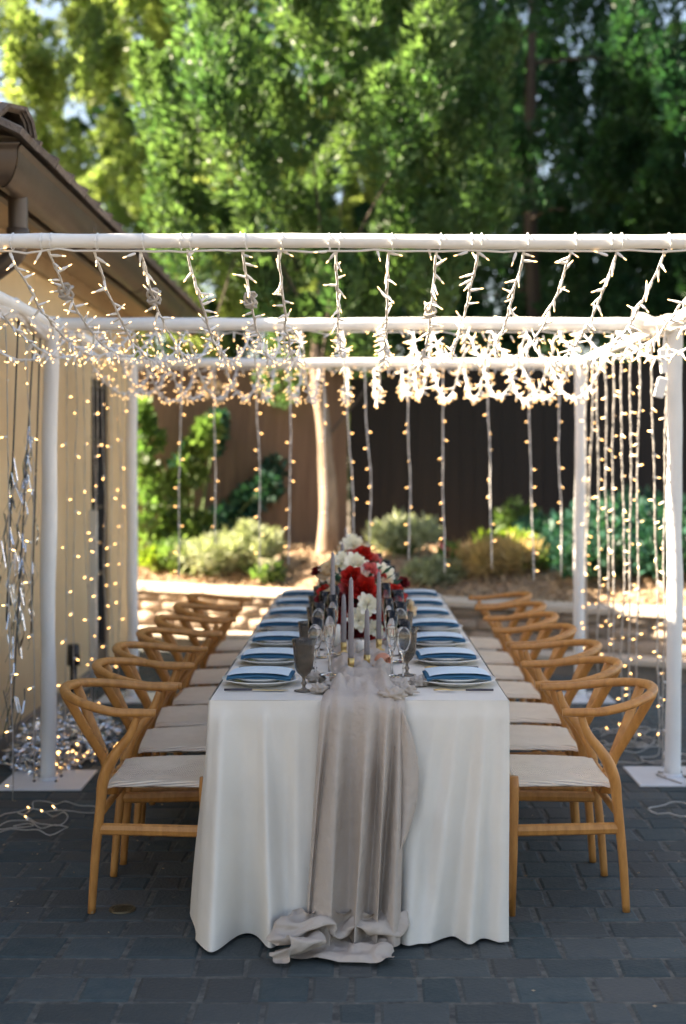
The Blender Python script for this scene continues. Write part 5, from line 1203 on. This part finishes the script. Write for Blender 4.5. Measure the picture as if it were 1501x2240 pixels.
# ================================================================ FLOWERS
def petal(mb, c, ax, th, L, W, lean, cup, tint, ruf=0, n=5):
    ax = Vector(ax).normalized(); a = ax.orthogonal().normalized(); b = ax.cross(a)
    rd = a * math.cos(th) + b * math.sin(th); tg = ax.cross(rd)
    def fn(u, v):
        s = 2 * u - 1; w = W * math.sin(math.pi * (.12 + .80 * v)) ** .6 * (.5 + .5 * min(1, v * 2.2))
        out = lean * v ** 1.4 * L; up = L * v * math.cos(lean * .9)
        return c + rd * (out + .12 * L - cup * L * (s * s) * .35 * -1 * 0 - cup * s * s * W * .5) + ax * (up + ruf * L * .1 * math.sin(s * 9 + th * 5) * v) + tg * s * w
    mb.grid(fn, n, n, tint=tint)
def bloom_mesh(kind, m, seed, r=.043):
    if kind != 'rose': r = .031
    rr = random.Random(seed); mb = MB(); c = Vector((0, 0, -r * .5)); ax = (0, 0, 1)
    if kind == 'rose':
        for ring, (n, L, lean, W) in enumerate([(3, 1.25, .10, .35), (4, 1.3, .22, .5), (5, 1.3, .42, .62), (6, 1.25, .70, .72), (7, 1.15, 1.0, .78)]):
            for k in range(n): petal(mb, c, ax, k * 6.283 / n + ring * .7 + rr.uniform(-.1, .1), r * L, r * W, lean, .6, rr.random(), 1)
    else:
        for ring, (n, L, lean, W) in enumerate([(6, .75, .35, .3), (9, 1.05, .6, .42), (11, 1.2, .95, .5), (11, 1.2, 1.25, .55)]):
            for k in range(n): petal(mb, c, ax, k * 6.283 / n + ring * .4 + rr.uniform(-.15, .15), r * L * rr.uniform(.85, 1.15), r * W, lean, .3, rr.random(), 2, 4)
    return mb.mesh('bloom', m, True)
BL = {}
for key, kind, mk in (('r', 'rose', 'petal_r'), ('d', 'rose', 'petal_d'), ('w', 'ruffle', 'petal_w'), ('c', 'rose', 'petal_c'), ('p', 'rose', 'petal_p')):
    BL[key] = [bloom_mesh(kind, M[mk], s) for s in (1, 2)]
BN = {'r': 'red_bloom', 'd': 'burgundy_bloom', 'w': 'white_bloom', 'c': 'cream_bloom', 'p': 'pink_bloom'}
def arrangement(label, Yc, Xc, blooms, nfol, hr):
    a = tag(empty('flower_arrangement', (Xc, Yc, TZ + .02)), label, 'flower arrangement', 'red and white flower centrepieces')
    mb = MB(); mb.lathe([(0, 0), (.05, 0), (.06, .01), (.085, .05), (.09, .085), (.084, .085), (.078, .05), (0, .04)], 28); mb.build('bowl', M['bowl'], a, True)
    st_ = MB()
    for (px, py, dy, k, s) in blooms:
        Y = Yc + dy; p = P(px, py, Y) - Vector((Xc, Yc, TZ + .02))
        d = Vector((p.x * 2.2, dy * 1.2 - .75, .35 + p.z * .8))
        q = d.to_track_quat('Z', 'Y').to_euler()
        inst(BN[k], rnd.choice(BL[k]), a, p, q, (s, s, s))
        st_.tube(catmull([(p.x * .15, p.y * .15, .05), (p.x * .6, p.y * .6, p.z * .6), p - d.normalized() * .02], 4), .0025, 5)
    st_.build('stems', M['stem'], a, True)
    N = nfol; th = rng.random(N) * 6.28; h = rng.random(N) ** .8; rr = (.04 + .16 * np.sqrt(rng.random(N))) * (1 - h * .45)
    pos = np.stack([rr * np.cos(th), rr * np.sin(th) * .8, .06 + h * hr], 1); dirs = np.stack([np.cos(th), np.sin(th), .4 + .5 * rng.random(N)], 1)
    leaf_obj('foliage', pos, dirs, .06, .022, M['vine_dark'], a)
    return a
bl = [(777, 1232, .05, 'w', 1.2), (770, 1262, -.08, 'r', 1.0), (749, 1226, .1, 'w', .95), (797, 1290, -.16, 'r', 1.25), (805, 1321, -.24, 'w', 1.0), (785, 1356, -.24, 'w', 1.0), (861, 1304, -.06, 'r', 1.15), (842, 1288, .0, 'c', 1.1),
      (842, 1254, .08, 'w', 1.05), (807, 1252, .03, 'p', 1.0), (822, 1338, -.14, 'r', 1.1), (762, 1290, -.06, 'p', .95), (714, 1301, .0, 'r', .95), (748, 1325, -.12, 'd', 1.15), (718, 1252, .1, 'c', 1.1), (692, 1250, .1, 'd', .5), (883, 1275, .1, 'd', .6),
      (794, 1214, .16, 'r', .95), (822, 1376, -.2, 'w', .8), (889, 1332, .0, 'c', .95), (751, 1360, -.16, 'r', 1.05), (720, 1330, -.02, 'r', .9), (735, 1275, .04, 'c', .9), (866, 1345, -.08, 'p', .85), (845, 1362, -.05, 'r', .95), (770, 1385, -.18, 'd', 1.0), (800, 1392, -.16, 'r', .9),
      (845, 1325, -.02, 'w', 1.1), (708, 1318, -.05, 'd', .9), (730, 1306, -.06, 'c', 1.0), (738, 1345, -.14, 'p', .9), (862, 1330, -.12, 'r', 1.0), (815, 1300, -.1, 'c', .8), (790, 1262, .0, 'w', 1.1), (833, 1272, .02, 'r', .8), (780, 1310, -.02, 'd', 1.0)]
ar = arrangement('nearer low arrangement of red roses and white and pink blooms', 5.95, .015, bl, 110, .22)
fr_ = MB()
for k in range(26):
    p = P(868 + rnd.uniform(-22, 22), 1325 + rnd.uniform(0, 20), 5.85) - Vector((.015, 5.95, TZ + .02))
    fr_.tube(catmull([p, p + Vector((rnd.uniform(-.01, .02), -.01, -.04)), p + Vector((rnd.uniform(-.02, .03), -.02, -.10))], 4), .0028, 5)
fr_.build('trailing_fronds', M['petal_p'], ar, True)
bl2 = [(772, 1190, .0, 'w', 1.25), (757, 1205, .05, 'c', 1), (790, 1207, -.02, 'c', 1), (745, 1228, .0, 'w', 1.0), (815, 1228, .0, 'p', 1.0), (828, 1250, .0, 'w', 1.1), (735, 1250, .0, 'r', 1.0), (770, 1222, -.08, 'r', 1), (795, 1240, -.1, 'd', 1),
       (712, 1272, .0, 'c', .9), (850, 1275, .0, 'r', .9), (757, 1255, -.1, 'w', 1.0)]
arrangement('farther arrangement topped by a white bloom behind the first', 7.25, -.01, bl2, 90, .2)
print('objects', len(bpy.data.objects), 'tris ~', sum(len(m.polygons) for m in bpy.data.meshes) * 2)
